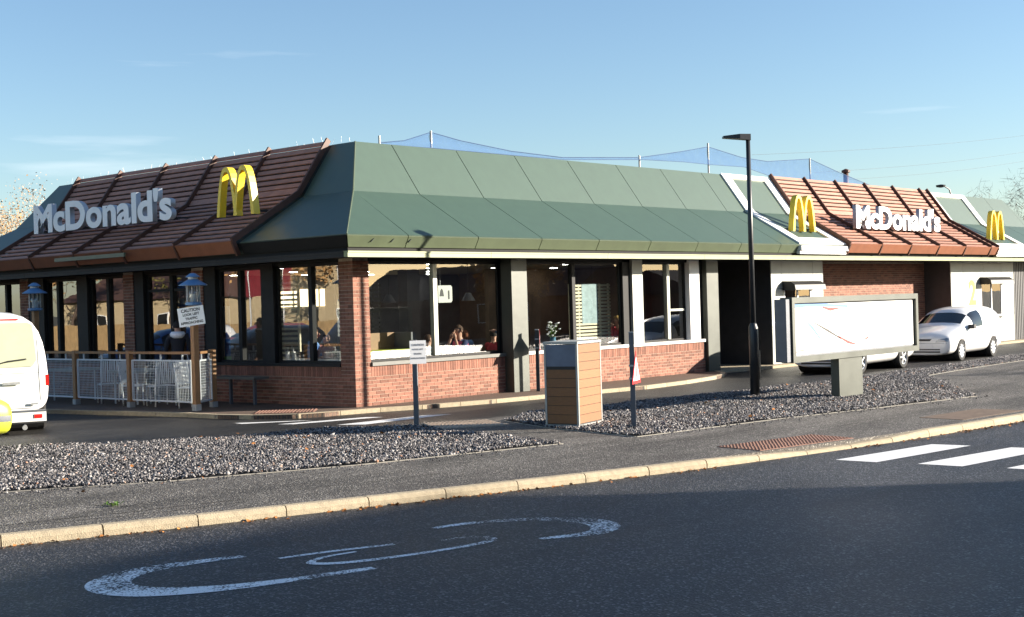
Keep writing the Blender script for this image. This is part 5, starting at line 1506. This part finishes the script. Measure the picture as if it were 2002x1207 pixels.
def person(label, loc, rz, pose, scale, top, legs, hair, sleeve='long', hands='table', hairlen=0.0, group=None, hood=None, lift=0.0):
    r = thing('person', label, 'person', loc, rz, group)
    J = {}
    if pose == 'sit':
        J.update(pelvis=(0, 0, .50), waist=(.02, 0, .68), chest=(.05, 0, .92), neck=(.07, 0, 1.09), head=(.10, 0, 1.24), crown=(.09, 0, 1.33))
        for s, n in ((1, 'l'), (-1, 'r')):
            J['hip' + n] = (.03, s * .10, .48); J['knee' + n] = (.44, s * .12, .50); J['ankle' + n] = (.42, s * .12, .08); J['toe' + n] = (.56, s * .13, .04)
        sh = 1.03; fx = .05
    else:
        J.update(pelvis=(0, 0, .92), waist=(.0, 0, 1.08), chest=(.0, 0, 1.32), neck=(.01, 0, 1.50), head=(.03, 0, 1.63), crown=(.02, 0, 1.72))
        for s, n in ((1, 'l'), (-1, 'r')):
            J['hip' + n] = (0, s * .10, .90); J['knee' + n] = (.03 * s, s * .11, .48); J['ankle' + n] = (-.02 + .05 * s, s * .11, .08); J['toe' + n] = (.12 + .05 * s, s * .12, .04)
        sh = 1.43; fx = .0
    for s, n in ((1, 'l'), (-1, 'r')):
        J['sho' + n] = (fx, s * .185, sh)
        if hands == 'table': J['elb' + n] = (fx + .14, s * .24, sh - .26); J['wri' + n] = (fx + .36, s * .12, sh - .24)
        elif hands == 'mouth': J['elb' + n] = (fx + .24, s * .20, sh - .24); J['wri' + n] = (fx + .20, s * .06, sh + .08)
        elif hands == 'down': J['elb' + n] = (fx - .02, s * .25, sh - .28); J['wri' + n] = (fx + .06, s * .25, sh - .54)
        elif hands == 'reach': J['elb' + n] = (fx + .16, s * .22, sh - .22); J['wri' + n] = (fx + .40, s * .16, sh - .12)
    E = [('pelvis', 'waist'), ('waist', 'chest'), ('chest', 'neck'), ('neck', 'head'), ('head', 'crown')]
    for n in 'lr': E += [('chest', 'sho' + n), ('sho' + n, 'elb' + n), ('elb' + n, 'wri' + n), ('pelvis', 'hip' + n), ('hip' + n, 'knee' + n), ('knee' + n, 'ankle' + n), ('ankle' + n, 'toe' + n)]
    RAD = dict(pelvis=(.15, .12), waist=(.135, .10), chest=(.155, .115), neck=(.055, .055), head=(.085, .098), crown=(.06, .07), sho=(.068, .068), elb=(.046, .046), wri=(.030, .026), hip=(.09, .09), knee=(.062, .062), ankle=(.042, .042), toe=(.04, .03))
    names = list(J); idx = {n: i for i, n in enumerate(names)}
    me = bpy.data.meshes.new('skel'); me.from_pydata([J[n] for n in names], [(idx[a], idx[b]) for a, b in E], [])
    o = link('skel', me)
    o.modifiers.new('k', 'SKIN'); ss = o.modifiers.new('s', 'SUBSURF'); ss.levels = 1; ss.render_levels = 1
    for n in names:
        k = n if n in RAD else n[:-1]
        sv = me.skin_vertices[0].data[idx[n]]; sv.radius = RAD[k]; sv.use_root = (n == 'pelvis')
    bm_ = ev_mesh(o); bpy.data.objects.remove(o)
    # fingers, nose, ears: short tapered chains rooted in the body
    ex = MB()
    for s, n in ((1, 'l'), (-1, 'r')):
        w = Vector(J['wri' + n]); d = (w - Vector(J['elb' + n])).normalized(); sd = d.cross(Vector((0, 0, 1)))
        sd = sd.normalized() if sd.length > .1 else Vector((0, 1, 0)); dn = sd.cross(d)
        ex.tube([w - d * .01, w + d * .045, w + d * .085], [.030, .038, .032], 8)
        for k, L in enumerate((.062, .072, .068, .052)):
            b = w + d * .078 + sd * (.026 - k * .0175)
            ex.tube([b, b + d * L * .55 - dn * .008, b + d * L * .85 - dn * .03], [.0095, .009, .007], 6)
        b = w + d * .03 + sd * .034 * (1 if s < 0 else -1) ; ex.tube([b, b + d * .03 + sd * .02 * (1 if s < 0 else -1), b + d * .055 + sd * .022 * (1 if s < 0 else -1)], [.012, .011, .008], 6)
    hd = Vector(J['head'])
    ex.tube([hd + Vector((.085, 0, .02)), hd + Vector((.115, 0, -.015)), hd + Vector((.10, 0, -.03))], [.010, .017, .012], 6)
    for s in (1, -1): ex.tube([hd + Vector((.0, s * .085, .03)), hd + Vector((-.01, s * .10, .0)), hd + Vector((.0, s * .088, -.03))], [.012, .016, .010], 6)
    V = [v.co.copy() for v in bm_.vertices]; F = [tuple(p.vertices) for p in bm_.polygons]
    bpy.data.meshes.remove(bm_)
    nb = len(V); V += [Vector(v) for v in ex.v]; F2 = F + [tuple(i + nb for i in f) for f in ex.f]
    seg = {('pelvis', 'waist'): 1, ('waist', 'chest'): 1, ('chest', 'neck'): 1, ('neck', 'head'): 0, ('head', 'crown'): 0}
    for n in 'lr': seg.update({('chest', 'sho' + n): 1, ('sho' + n, 'elb' + n): 1, ('elb' + n, 'wri' + n): 1 if sleeve == 'long' else 0, ('pelvis', 'hip' + n): 2, ('hip' + n, 'knee' + n): 2, ('knee' + n, 'ankle' + n): 2, ('ankle' + n, 'toe' + n): 3})
    def near_seg(p):
        best, bi = 9, 0
        for (a, b), k in seg.items():
            A, B = Vector(J[a]), Vector(J[b]); t = max(0, min(1, (p - A).dot(B - A) / (B - A).length_squared))
            dd = (p - A - (B - A) * t).length - 0.5 * RAD.get(b, RAD.get(b[:-1]))[0]
            if dd < best: best, bi = dd, k
        if bi == 1 and p.z > J['neck'][2] - .015 and abs(p.y) < .075: bi = 0
        return bi
    mats = []
    for fi, f in enumerate(F2):
        c = sum((V[i] for i in f), Vector()) / len(f)
        mats.append(near_seg(c) if fi < len(F) else 0)
    me = bpy.data.meshes.new('body'); me.from_pydata([v * scale for v in V], [], F2)
    for mname in ('skin', top, legs, 'plastic'): me.materials.append(M[mname])
    me.polygons.foreach_set('material_index', mats); me.polygons.foreach_set('use_smooth', [True] * len(F2)); me.update()
    link('body', me, r)
    # face: eyes and mouth
    fc = MB()
    for s in (1, -1): fc.lathe([(.003, -.009), (.010, 0), (.003, .009)], 8, (hd.x + .083, hd.y + s * .034, hd.z + .02))
    fo = MB()
    fo.v = [tuple(Vector(v) * scale) for v in fc.v]; fo.f = fc.f; fo.mi = fc.mi; fo.build('eyes', 'ink', r)
    fm = MB().box(tuple((hd + Vector((.083, -.022, -.052))) * scale), tuple((hd + Vector((.094, .022, -.043))) * scale)); fm.build('mouth', 'c_red', r)
    # hair shell
    hb = MB(); n1, n2 = 7, 14; vs = []
    for i in range(n1 + 1):
        ph = math.pi * 0.60 * i / n1
        for k in range(n2):
            th = 2 * math.pi * k / n2
            front = math.cos(th)
            drop = ph * (1.0 if front < 0.2 else 0.58)
            rr = 1.0 + 0.05 * math.sin(5 * th + 3 * ph)
            x = -.012 + math.sin(drop) * math.cos(th) * .105 * rr; y = math.sin(drop) * math.sin(th) * .098 * rr; z = math.cos(drop) * .120 * rr
            if drop > 1.5 and front < 0.2: z -= hairlen * (i / n1)
            vs.append((hd + Vector((x, y, z + .012))) * scale)
    fs = [(i * n2 + k, i * n2 + (k + 1) % n2, (i + 1) * n2 + (k + 1) % n2, (i + 1) * n2 + k) for i in range(n1) for k in range(n2)]
    hb.add(vs, fs); hb.build('hair', hair, r, smooth=True)
    if hood:
        mb = MB(); mb.lathe([(.10, -.14), (.155, -.10), (.165, -.05), (.13, 0.0)], 14, tuple((hd + Vector((-.05, 0, -.10))))); mb.v = [tuple(Vector(v) * scale) for v in mb.v]; mb.build('hood', hood, r, smooth=True)
    return r

def stool(x, y, z, nm='chair', label='', rz=0):
    t = thing('chair', label, 'chair', (x, y, 0.012), rz, 'dining chairs inside the windows')
    MB().box((-.2, -.2, z - .05), (.2, .2, z)).build('seat', 'wall_brown', t)
    MB().box((-.23, -.2, z), (-.19, .2, z + .42)).build('backrest', 'wall_brown', t)
    for a in (-.17, .17):
        for b in (-.17, .17): MB().tube([(a, b, 0), (a, b, z - .05)], .018, 6).build('leg', 'galv', t)
def table(x, y, z, w, d, label, top='wall_brown'):
    t = thing('dining_table', label, 'table', (x, y, 0.012), 0, 'dining tables inside the windows')
    MB().box((-w / 2, -d / 2, z - .04), (w / 2, d / 2, z)).build('table_top', top, t)
    MB().tube([(0, 0, .02), (0, 0, z - .04)], .04, 10).build('pedestal', 'plastic', t); MB().lathe([(.25, 0), (.25, .02), (.05, .04)], 16).build('foot', 'plastic', t)
def cup(x, y, z, label, straw=True):
    t = thing('drink_cup', label, 'cup', (x, y, z), 0, 'paper drink cups on the tables')
    MB().lathe([(.035, 0), (.047, .15), (.05, .155), (.05, .165)], 14).build('cup', 'sign_white', t, smooth=False)
    MB().tube([(0, 0, .16), (.02, .01, .26)], .005, 6).build('straw', 'sign_white', t)

FL = 0.012
# right window: striped diner, his companion, hooded jacket, standing shopper, blonde woman
person('diner in navy, pink and green top eating with both hands at the window', (3.74, 0.58, 0.07), math.pi, 'sit', 1.10, 'c_navy', 'c_jean', 'hair_brown', 'short', 'mouth')
pp = MB(); pp.lathe([(.155, 0.86), (.172, 0.93), (.172, 1.0), (.15, 1.05)], 16, (0.04, 0, 0)); pp.v = [tuple(Vector(v) * 1.08) for v in pp.v]
pd = [o_ for o_ in bpy.data.objects if o_.get('label', '').startswith('diner in navy')][0]
pp.build('pink_band', 'c_pink', pd, smooth=True); gp = MB(); gp.lathe([(.150, 0.66), (.160, 0.69), (.152, 0.72)], 16, (0.015, 0, 0)); gp.v = [tuple(Vector(v) * 1.08) for v in gp.v]; gp.build('green_band', 'c_green', pd, smooth=True)
stool(3.74, .58, .52, label='wooden chair under the diner in the striped top', rz=math.pi)
person('diner with brown hair seated opposite the striped top at the window', (2.88, 0.90, FL), -0.3, 'sit', 1.0, 'c_grey', 'c_jean', 'hair_brown', 'long', 'mouth')
stool(2.88, .90, .46, label='wooden chair under the diner opposite the striped top')
table(3.22, 0.62, .82, .56, .6, 'table between the two diners in the first right window')
cup(3.25, .50, .832, 'paper cup with straw between the two diners at the window')
person('auburn haired diner in a blue grey jacket sitting with back to the glass', (5.15, 1.75, FL), 1.4, 'sit', 1.02, 'c_grey', 'c_jean', 'hair_red', 'long', 'table', 0.05, hood='c_blue')
stool(5.15, 1.75, .46, label='wooden chair under the diner in the blue grey jacket', rz=1.4)
person('standing customer in a denim shirt just right of the steel column', (5.95, 1.0, FL), 2.2, 'stand', 1.03, 'c_denim', 'c_black', 'hair_dark', 'long', 'reach')
person('blonde woman in a red top with hand to her mouth beside the slatted screen', (9.72, 0.60, 0.20), 2.6, 'sit', 1.04, 'c_red', 'c_jean', 'hair_blond', 'long', 'mouth', 0.05)
stool(9.72, .60, .64, label='wooden chair under the blonde woman', rz=2.6)
# left window: child in blue, small child, woman in olive
person('child in a pale blue top kneeling up at the left window table', (1.05, 2.65, 0.26), -1.0, 'sit', 0.98, 'c_blue', 'c_jean', 'hair_brown', 'long', 'table')
stool(1.05, 2.65, .66, label='tall chair under the child in pale blue', rz=-1.0)
person('small child in a patterned top beside the woman in olive', (1.0, 2.0, 0.28), 3.4, 'sit', 0.88, 'c_pattern', 'c_jean', 'hair_brown', 'long', 'table', 0.08)
stool(1.0, 2.0, .66, label='tall chair under the small child in the patterned top', rz=3.4)
person('woman with shoulder length red hair in an olive top near the corner pillar', (1.15, 1.45, 0.26), 2.6, 'sit', 1.06, 'c_olive', 'c_jean', 'hair_red', 'long', 'table', 0.12)
stool(1.15, 1.45, .70, label='tall chair under the woman in olive', rz=2.6)
table(0.62, 2.0, 0.93, .45, 2.2, 'long pale table along the left window', 'sign_white')
cup(0.55, 2.85, .945, 'paper cup with straw at the far end of the left window table'); cup(0.52, 2.62, .945, 'paper cup with straw second from the far end of the left window table')
person('diner in a white top at a table deep inside the first right window', (2.35, 2.5, FL), -0.6, 'sit', 1.05, 'c_white', 'c_jean', 'hair_dark', 'long', 'table')
stool(2.35, 2.5, .46, label='wooden chair under the diner in the white top', rz=-0.6)
table(2.75, 2.2, .76, .7, .7, 'round footed table before the diner in the white top')
person('diner in green at a table deep inside the second right window', (6.9, 2.3, FL), -2.2, 'sit', 1.05, 'c_green', 'c_jean', 'hair_brown', 'long', 'table')
stool(6.9, 2.3, .46, label='wooden chair under the diner in green', rz=-2.2)
person('diner in red behind the flowers in the second right window', (6.2, 1.9, FL), 0.4, 'sit', 1.0, 'c_red', 'c_jean', 'hair_dark', 'long', 'mouth')
stool(6.2, 1.9, .46, label='wooden chair under the diner in red', rz=0.4)
table(6.6, 1.7, .76, .7, .7, 'table between the diners in red and green')
# outdoors: dark coat behind the fence
person('person in a dark hooded coat seen from behind on the terrace', (-1.0, 4.75, 0.0), 0.9, 'stand', 1.06, 'c_black', 'c_black', 'hair_dark', 'long', 'down', 0.0, hood='c_white')
bag = thing('carrier_bag', 'pale blue and white carrier bag beside the person in the dark coat', 'bag', (-1.20, 4.20, 0.0))
MB().slab([(-.12, -.06, .62), (.12, -.06, .62), (.15, -.08, 1.0), (-.15, -.08, 1.0)], (0, .13, 0)).build('bag_body', 'c_white', bag)
MB().tube([(-.08, 0, .99), (-.05, 0, 1.12), (.05, 0, 1.12), (.08, 0, .99)], .008, 6).build('handle', 'c_white', bag)

# furniture and screens seen through the glass
M['lime'] = pm('lime_vinyl', (0.42, 0.50, 0.06), 0.45)
M['ply'] = pm('ply', (0.28, 0.15, 0.055), 0.55, var=0.15)
M['cream'] = pm('cream_slat', (0.66, 0.60, 0.42), 0.55, var=0.08)
bn = thing('bench_seat', 'lime green bench seat with plywood back inside the corner window', 'bench', (1.25, 0.45, FL))
MB().box((-.75, .0, .0), (.70, .55, .95)).build('plinth', 'wall_brown', bn); MB().box((-.76, -.02, .95), (.71, .56, 1.10)).build('seat', 'lime', bn); MB().box((-.75, .50, 1.10), (.75, .58, 1.46)).build('backrest', 'ply', bn)
MB().box((.76, -.02, .0), (.90, .60, 1.46)).build('end_panel', 'wall_grey', bn)
person('child in a blue jacket half hidden by the corner pillar', (0.78, 0.85, 0.55), 0.3, 'sit', 0.72, 'c_blue', 'c_jean', 'hair_brown', 'long', 'table')
def screen(label, x0, x1, y, z0, z1, mat, n, pic=None):
    s = thing('slatted_screen', label, 'screen', (x0, y, FL))
    w = x1 - x0
    for x in (0.04, w * .24, w * .76, w - .04): MB().box((x - .02, 0.02, 0), (x + .02, .06, z1)).build('upright', mat, s)
    for k in range(n):
        z = z0 + (z1 - z0) * (k + .5) / n
        if pic and pic[2] < z < pic[3]:
            MB().box((0, 0, z - .028), (pic[0], .02, z + .028)).build('slat', mat, s); MB().box((pic[1], 0, z - .028), (w, .02, z + .028)).build('slat', mat, s)
        else: MB().box((0, 0, z - .028), (w, .02, z + .028)).build('slat', mat, s)
    if pic:
        M['picture'] = pm('picture', (0.30, 0.40, 0.42), 0.3, var=0.3, vscale=5)
        MB().box((pic[0], -.005, pic[2]), (pic[1], .015, pic[3])).build('picture', 'picture', s)
screen('cream slatted screen with a grey picture in the middle right window', 7.60, 9.25, 0.55, 0.95, 2.45, 'cream', 17, (0.48, 1.12, 1.45, 2.45))
screen('dark slatted screen behind the corner window bench', 0.55, 1.25, 1.15, 1.3, 2.75, 'sill', 15)
screen('dark slatted screen deeper inside the first right window', 3.0, 4.1, 3.6, 0.9, 2.6, 'sill', 16)
sc3 = thing('slatted_screen', 'pale slatted screen behind the left windows', 'screen', (1.1, 3.1, FL))
for k in range(17): MB().box((0, 0, .9 + k * .11), (.02, 1.35, .95 + k * .11)).build('slat', 'cream', sc3)
for y in (0.05, 1.3): MB().box((.02, y - .03, 0), (.06, y + .03, 2.8)).build('upright', 'cream', sc3)
fl = thing('flower_display', 'vase of white flowers on the sill inside the second right window', 'plant', (7.15, 0.75, FL))
MB().box((-.15, -.15, 0), (.15, .15, .95)).build('stand', 'wall_grey', fl)
MB().lathe([(.05, .95), (.09, 1.0), (.07, 1.12), (.08, 1.15)], 12).build('vase', 'c_denim', fl)
st = MB(); bl = MB()
for _ in range(34):
    a, rr, z = random.uniform(0, 6.28), random.uniform(.05, .26), random.uniform(1.18, 1.52)
    rr *= 1 - (z - 1.18) * .8
    p = Vector((rr * math.cos(a), rr * math.sin(a), z)); st.tube([(0, 0, 1.12), p * .6 + Vector((0, 0, .45)), p], .006, 4)
    bl.lathe([(.008, -.02), (.034, 0), (.022, .02)], 6, tuple(p))
st.build('stems', 'weed', fl); bl.build('blossoms', 'sign_white', fl)
# order-number sign and till-card in the first right window; printed banner in the left window
om = thing('order_point_sign', 'grey rounded sign with a 1 and a bell symbol hanging inside the window', 'sign', (2.62, 0.19, 2.28))
MB().slab([(0.02, 0, -.19), (.42, 0, -.19), (.46, 0, -.15), (.46, 0, .15), (.42, 0, .19), (0.02, 0, .19)], (0, .02, 0)).build('panel', 'steel_pale', om)
MB().tube([(.1, .01, .19), (.1, .01, .69)], .004, 5).build('hanger', 'galv', om)
me = text_mesh('1', .26, .002, .008); me.materials.append(M['ink']); o = link('numeral', me, om); o.matrix_local = basis((1, 0, 0), (0, 0, 1), (0, -1, 0), (.35, -.003, -.03))
MB().slab([(.06, -.003, -.05), (.20, -.003, -.05), (.17, -.003, .08), (.13, -.003, .12), (.09, -.003, .08)], (0, .002, 0)).build('symbol', 'ink', om)
mc = thing('menu_card', 'white card with two burger pictures standing on the window sill', 'card', (2.10, 0.30, 0.90))
MB().box((-.14, 0, 0), (.16, .01, .22)).build('card', 'sign_white', mc)
for x in (-.07, .08): MB().disc((x, -.003, .12), (0, 1, 0), .055, .004, 14).build('picture', 'timber', mc); MB().disc((x, -.004, .07), (0, 1, 0), .045, .004, 14).build('picture', 'yellow', mc)
ban = thing('window_banner', 'tall narrow printed banner in white, blue and green inside the left window', 'banner', (0.32, 4.60, FL))
for (z0, z1, y0, y1, mt) in ((2.35, 2.95, 0, .30, 'c_grey'), (2.15, 2.34, .06, .26, 'hair_red'), (1.55, 2.14, .02, .27, 'c_white'), (1.40, 1.54, .0, .34, 'skin'), (1.00, 1.39, .04, .24, 'blue_paint'), (.86, 0.99, .02, .30, 'c_green'), (0.2, .85, .04, .28, 'c_blue')):
    MB().box((0, y0, z0), (.012, y1, z1)).build('print', mt, ban)
MB().tube([(.02, .15, 0), (.02, .15, 2.95)], .012, 6).build('pole', 'galv', ban)
# ================================================================== TREES AND THE PLACE AROUND
M['bark'] = pm('bark', (0.09, 0.065, 0.05), 0.9, var=0.3, vscale=9, bump=0.5, bscale=25)
for n, c in dict(leaf_autumn=(0.36, 0.21, 0.08), leaf_olive=(0.16, 0.15, 0.03), leaf_green=(0.06, 0.10, 0.02), leaf_pale=(0.36, 0.30, 0.24)).items():
    M[n] = pm(n, c, 0.8, var=0.35, vscale=2.0, attr='rnd')
def make_tree(seed, h, leaves, leafmat, spread=0.38, leafsz=0.16, slim=0.32):
    rs = random.Random(seed); tr = MB(); tips = []
    def grow(p, d, L, r, lev):
        segs = 3; pts = [p]; rr = [r]
        for i in range(segs):
            d = (d + Vector((rs.uniform(-.18, .18), rs.uniform(-.18, .18), rs.uniform(-.02, .12)))).normalized()
            p = p + d * (L / segs); pts.append(p); rr.append(r * (1 - .22 * (i + 1)))
        tr.tube(pts, rr, 6 if lev < 2 else 4, caps=False)
        if lev >= 2: tips.extend(pts[1:])
        if lev == 4: return
        nb = 4 if lev == 0 else 3
        for k in range(nb):
            t = rs.uniform(.45, 1.0); q = pts[min(segs, 1 + int(t * (segs - 1) + .5))]
            a = rs.uniform(0, 6.28); sp = rs.uniform(.45, .95)
            nd = (d + Vector((math.cos(a), math.sin(a), rs.uniform(-.1, .4))) * sp).normalized()
            grow(q, nd, L * rs.uniform(.58, .75), rr[-1] * rs.uniform(.55, .7), lev + 1)
        grow(pts[-1], d, L * .72, rr[-1] * .8, lev + 1)
    grow(Vector((0, 0, -.2)), Vector((0, 0, 1)), h * .34, h * .022, 0)
    lf = MB(); vals = []
    for _ in range(leaves):
        c = rs.choice(tips) + Vector((rs.gauss(0, .22), rs.gauss(0, .22), rs.gauss(0, .18)))
        u = Vector((rs.gauss(0, 1), rs.gauss(0, 1), rs.gauss(0, 1))).normalized(); w = u.orthogonal().normalized(); s = leafsz * rs.uniform(.6, 1.3)
        lf.add([c - u * s * .5, c + w * s * slim, c + u * s * .5, c - w * s * slim], [(0, 1, 2, 3)]); vals += [rs.random()] * 4
    return tr, lf, vals
PROTO = {}
def tree(label, loc, h, leaves, leafmat, seed, group, rz=0.0, leafsz=0.16, slim=0.32):
    key = (seed, h, leaves, leafmat)
    r = thing('tree', label, 'tree', loc, rz, group)
    if key not in PROTO:
        tr, lf, vals = make_tree(seed, h, leaves, leafmat, leafsz=leafsz, slim=slim)
        a = tr.build('trunk', 'bark', r, smooth=True); b = None
        if leaves: b = lf.build('crown' if leafmat != 'bark' else 'twigs', leafmat, r); rndattr(b, vals)
        PROTO[key] = (a.data, b.data if b else None)
    else:
        a, b = PROTO[key]; link('trunk', a, r)
        if b: link('crown', b, r)
    return r
gz = -0.30
for i, (x, y, h, l, sd, lm, lb) in enumerate(((14.3, 41, 10.6, 2600, 3, 'leaf_autumn', 'half bare autumn tree at the far left behind the roof, tallest of three'), (16.9, 43, 10.0, 1800, 5, 'leaf_pale', 'pale thin tree touching the left end of the roof'), (12.0, 44, 9.6, 2400, 3, 'leaf_autumn', 'golden autumn tree at the very left edge'))):
    tree(lb, (x, y, gz), h, l, lm, sd, 'trees behind the left end of the roof', rz=i * 2.1, leafsz=0.11)
for i, (x, y, h, sd, lb) in enumerate(((60, 9.5, 9.8, 11, 'bare tree behind the right end of the roof, leftmost of three'), (63, 8.5, 9.4, 12, 'bare tree behind the right end of the roof, middle of three'), (69, 9.0, 10.4, 11, 'bare tree behind the right end of the roof, at the edge'))):
    tree(lb, (x, y, gz), h, 1500, 'bark', sd, 'bare trees beyond the right end of the roof', rz=i * 1.7, leafsz=0.62, slim=0.018)
# far street lamp over the right canopy
fl_ = thing('street_lamp', 'distant lamp head on a curved arm above the right end of the roof', 'street lamp', (96.5, 30.0, gz))
MB().tube([(0, 0, 0), (0, 0, 10.2), (-0.3, 0.1, 11.1), (-1.0, 0.4, 11.45)], [.10, .08, .06, .05], 8).build('column', 'dark_post', fl_)
MB().lathe([(.05, .06), (.42, .0), (.38, -.16), (.1, -.22)], 12, (-1.25, 0.45, 11.45)).build('lamp_head', 'dark_post', fl_)
# overhead wires at the right
pwr = thing('overhead_wires', 'three thin overhead wires crossing the sky at the right', 'wires', (80, 60, gz))
for (xa, za), (xb, zb) in (((112.3, 17.9), (203.2, 27.1)), ((125.8, 16.6), (203.0, 24.6)), ((133.2, 16.1), (202.9, 23.2))):
    MB().tube([(xa + (xb - xa) * i / 10 - 80, 0, za + (zb - za) * i / 10 - 0.5 * math.sin(math.pi * i / 10)) for i in range(11)], 0.014, 4).build('wire', 'dark_post', pwr)

# buildings and cars outside the frame: they are mirrored in the glass and shade the road
M['render_beige'] = pm('render_beige', (0.52, 0.42, 0.26), 0.85, var=0.08)
M['tile_roof'] = pm('tile_roof', (0.10, 0.05, 0.04), 0.8, var=0.2, vscale=6)
M['board_fence'] = pm('board_fence', (0.40, 0.27, 0.13), 0.8, var=0.2, vscale=3)
def house(label, x0, x1, y0, y1, eave, ridge, axis, wallmat, face):
    r = thing('house', label, 'house', ((x0 + x1) / 2, (y0 + y1) / 2, gz)); w, d = (x1 - x0) / 2, (y1 - y0) / 2
    MB().box((-w, -d, 0), (w, d, eave)).build('wall', wallmat, r)
    if ridge > eave:
        o = .35
        if axis == 'x': poly = [(-w - o, -d - o, eave), (-w - o, d + o, eave), (-w - o, 0, ridge)]; off = (2 * w + 2 * o, 0, 0)
        else: poly = [(-w - o, -d - o, eave), (w + o, -d - o, eave), (0, -d - o, ridge)]; off = (0, 2 * d + 2 * o, 0)
        MB().slab(poly, off).build('roof', 'tile_roof', r)
    else: MB().box((-w - .15, -d - .15, eave), (w + .15, d + .15, eave + .3)).build('roof', 'tile_roof', r)
    n = max(2, int((w if face in 'ns' else d) * 2 / 3.2))
    for fl2 in range(2 if eave > 4.5 else 1):
        for k in range(n):
            t = -1 + 2 * (k + .5) / n; z = 1.1 + fl2 * 2.6
            if face == 'n': q = ((t * w - .6, d, z), (t * w + .6, d + .05, z + 1.2))
            elif face == 'e': q = ((w, t * d - .6, z), (w + .05, t * d + .6, z + 1.2))
            wo = MB().box(*q).build('window', 'sign_white', r)
            a, b = Vector(q[0]), Vector(q[1]); c = (a + b) / 2; e = (b - a) / 2 - Vector((.06, .06, .06)); 
            if face == 'n': MB().box((c.x - e.x, d + .051, c.z - e.z), (c.x + e.x, d + .056, c.z + e.z)).build('pane', 'car_glass', wo)
            else: MB().box((w + .051, c.y - e.y, c.z - e.z), (w + .056, c.y + e.y, c.z + e.z)).build('pane', 'car_glass', wo)
    return r
H = (33.6 - 10.15) * SUN_S + Z_ROAD + 0.30
house('flat roofed block across the road whose shadow falls on the asphalt', -34, 14.6, -46, -33.6, H - .3, H - .3, 'x', 'back_wall', 'n')
house('gabled house mirrored dark in the second right window', 41, 48, -46, -36, 2.6, 4.7, 'y', 'back_wall', 'n')
house('second gabled house mirrored dark in the second right window', 52, 60, -47, -37, 2.7, 5.0, 'y', 'back_wall', 'n')
house('low brick house mirrored in the third right window', 64, 76, -44, -34, 2.6, 4.4, 'x', 'back_wall', 'n')
house('beige rendered house mirrored in the corner left window', -39, -29, 27, 36, 4.8, 7.4, 'x', 'render_beige', 'e')
house('beige rendered house mirrored in the second left window', -43, -33, 39, 47, 4.8, 7.4, 'x', 'render_beige', 'e')
house('low beige house mirrored in the far left windows', -41, -31, 52, 66, 3.2, 5.4, 'y', 'render_beige', 'e')
bf = thing('board_fence', 'tan board fence mirrored low in the left windows', 'fence', (-24, 45, gz))
for k in range(96): MB().box((-.02, -24 + k * .5, 0), (.02, -24 + k * .5 + .47, 1.7)).build('board', 'board_fence', bf)
for i, (x, y, h, sd) in enumerate(((-27, 37, 8.5, 3), (-28.5, 49, 9.5, 5), (-27, 58, 9.0, 3), (-36, 70, 10, 5), (-26, 26, 7.5, 5))):
    tree(('golden tree mirrored between the first two houses', 'olive tree mirrored before the low house', 'golden tree mirrored in the far left panes', 'tall olive tree mirrored furthest back', 'golden tree mirrored nearest the corner pillar')[i], (x, y, gz), h + i * .01, 1600, 'leaf_autumn' if i % 2 == 0 else 'leaf_olive', sd, 'trees mirrored in the left windows', rz=i, leafsz=0.24)
for i, (x, y, h, sd) in enumerate(((33, -24, 6.5, 5), (27.5, -20, 6.0, 3), (37, -29, 7.0, 3))):
    tree(('orange tree mirrored in the third right window, leftmost', 'orange tree mirrored in the third right window, nearest', 'orange tree mirrored in the third right window, tallest')[i], (x, y, gz), h, 1400, 'leaf_autumn', sd, 'trees mirrored in the right windows', rz=i, leafsz=0.22)
for lb, x, y, a, p in (('blue car mirrored in the window next to the van', -7.5, 18.5, 0.25, 'car_blue'), ('black car mirrored in the corner left window', -8.2, 14.2, 0.2, 'car_black'), ('red car mirrored in the corner left window', -12.5, 20.0, 0.3, 'car_red'), ('white car mirrored in the corner left window', -13.0, 25.5, 0.2, 'car_white')):
    src = [o_ for o_ in bpy.data.objects if o_.get('label', '').startswith('white car half hidden')][0]
    c = copy_tree(src); c.location = (x, y, Z_LANE); c.rotation_euler = (0, 0, a); c['label'] = lb; c['group'] = 'cars mirrored in the left windows'
    for ch in c.children:
        if ch.name.startswith(('body', 'mirror')) and p != 'car_white':
            ch.data = ch.data.copy(); ch.data.materials[0] = M[p]
rs_ = thing('roadside_sign', 'dark red roadside sign mirrored in the corner left window', 'sign', (-22, 31.5, gz))
for y in (-1.3, 1.3): MB().tube([(0, y, 0), (0, y, 4.2)], .07, 8).build('post', 'galv', rs_)
MB().box((-.04, -1.8, 3.0), (.04, 1.8, 4.8)).build('panel', pm('maroon', (0.22, 0.02, 0.03), .5), rs_)
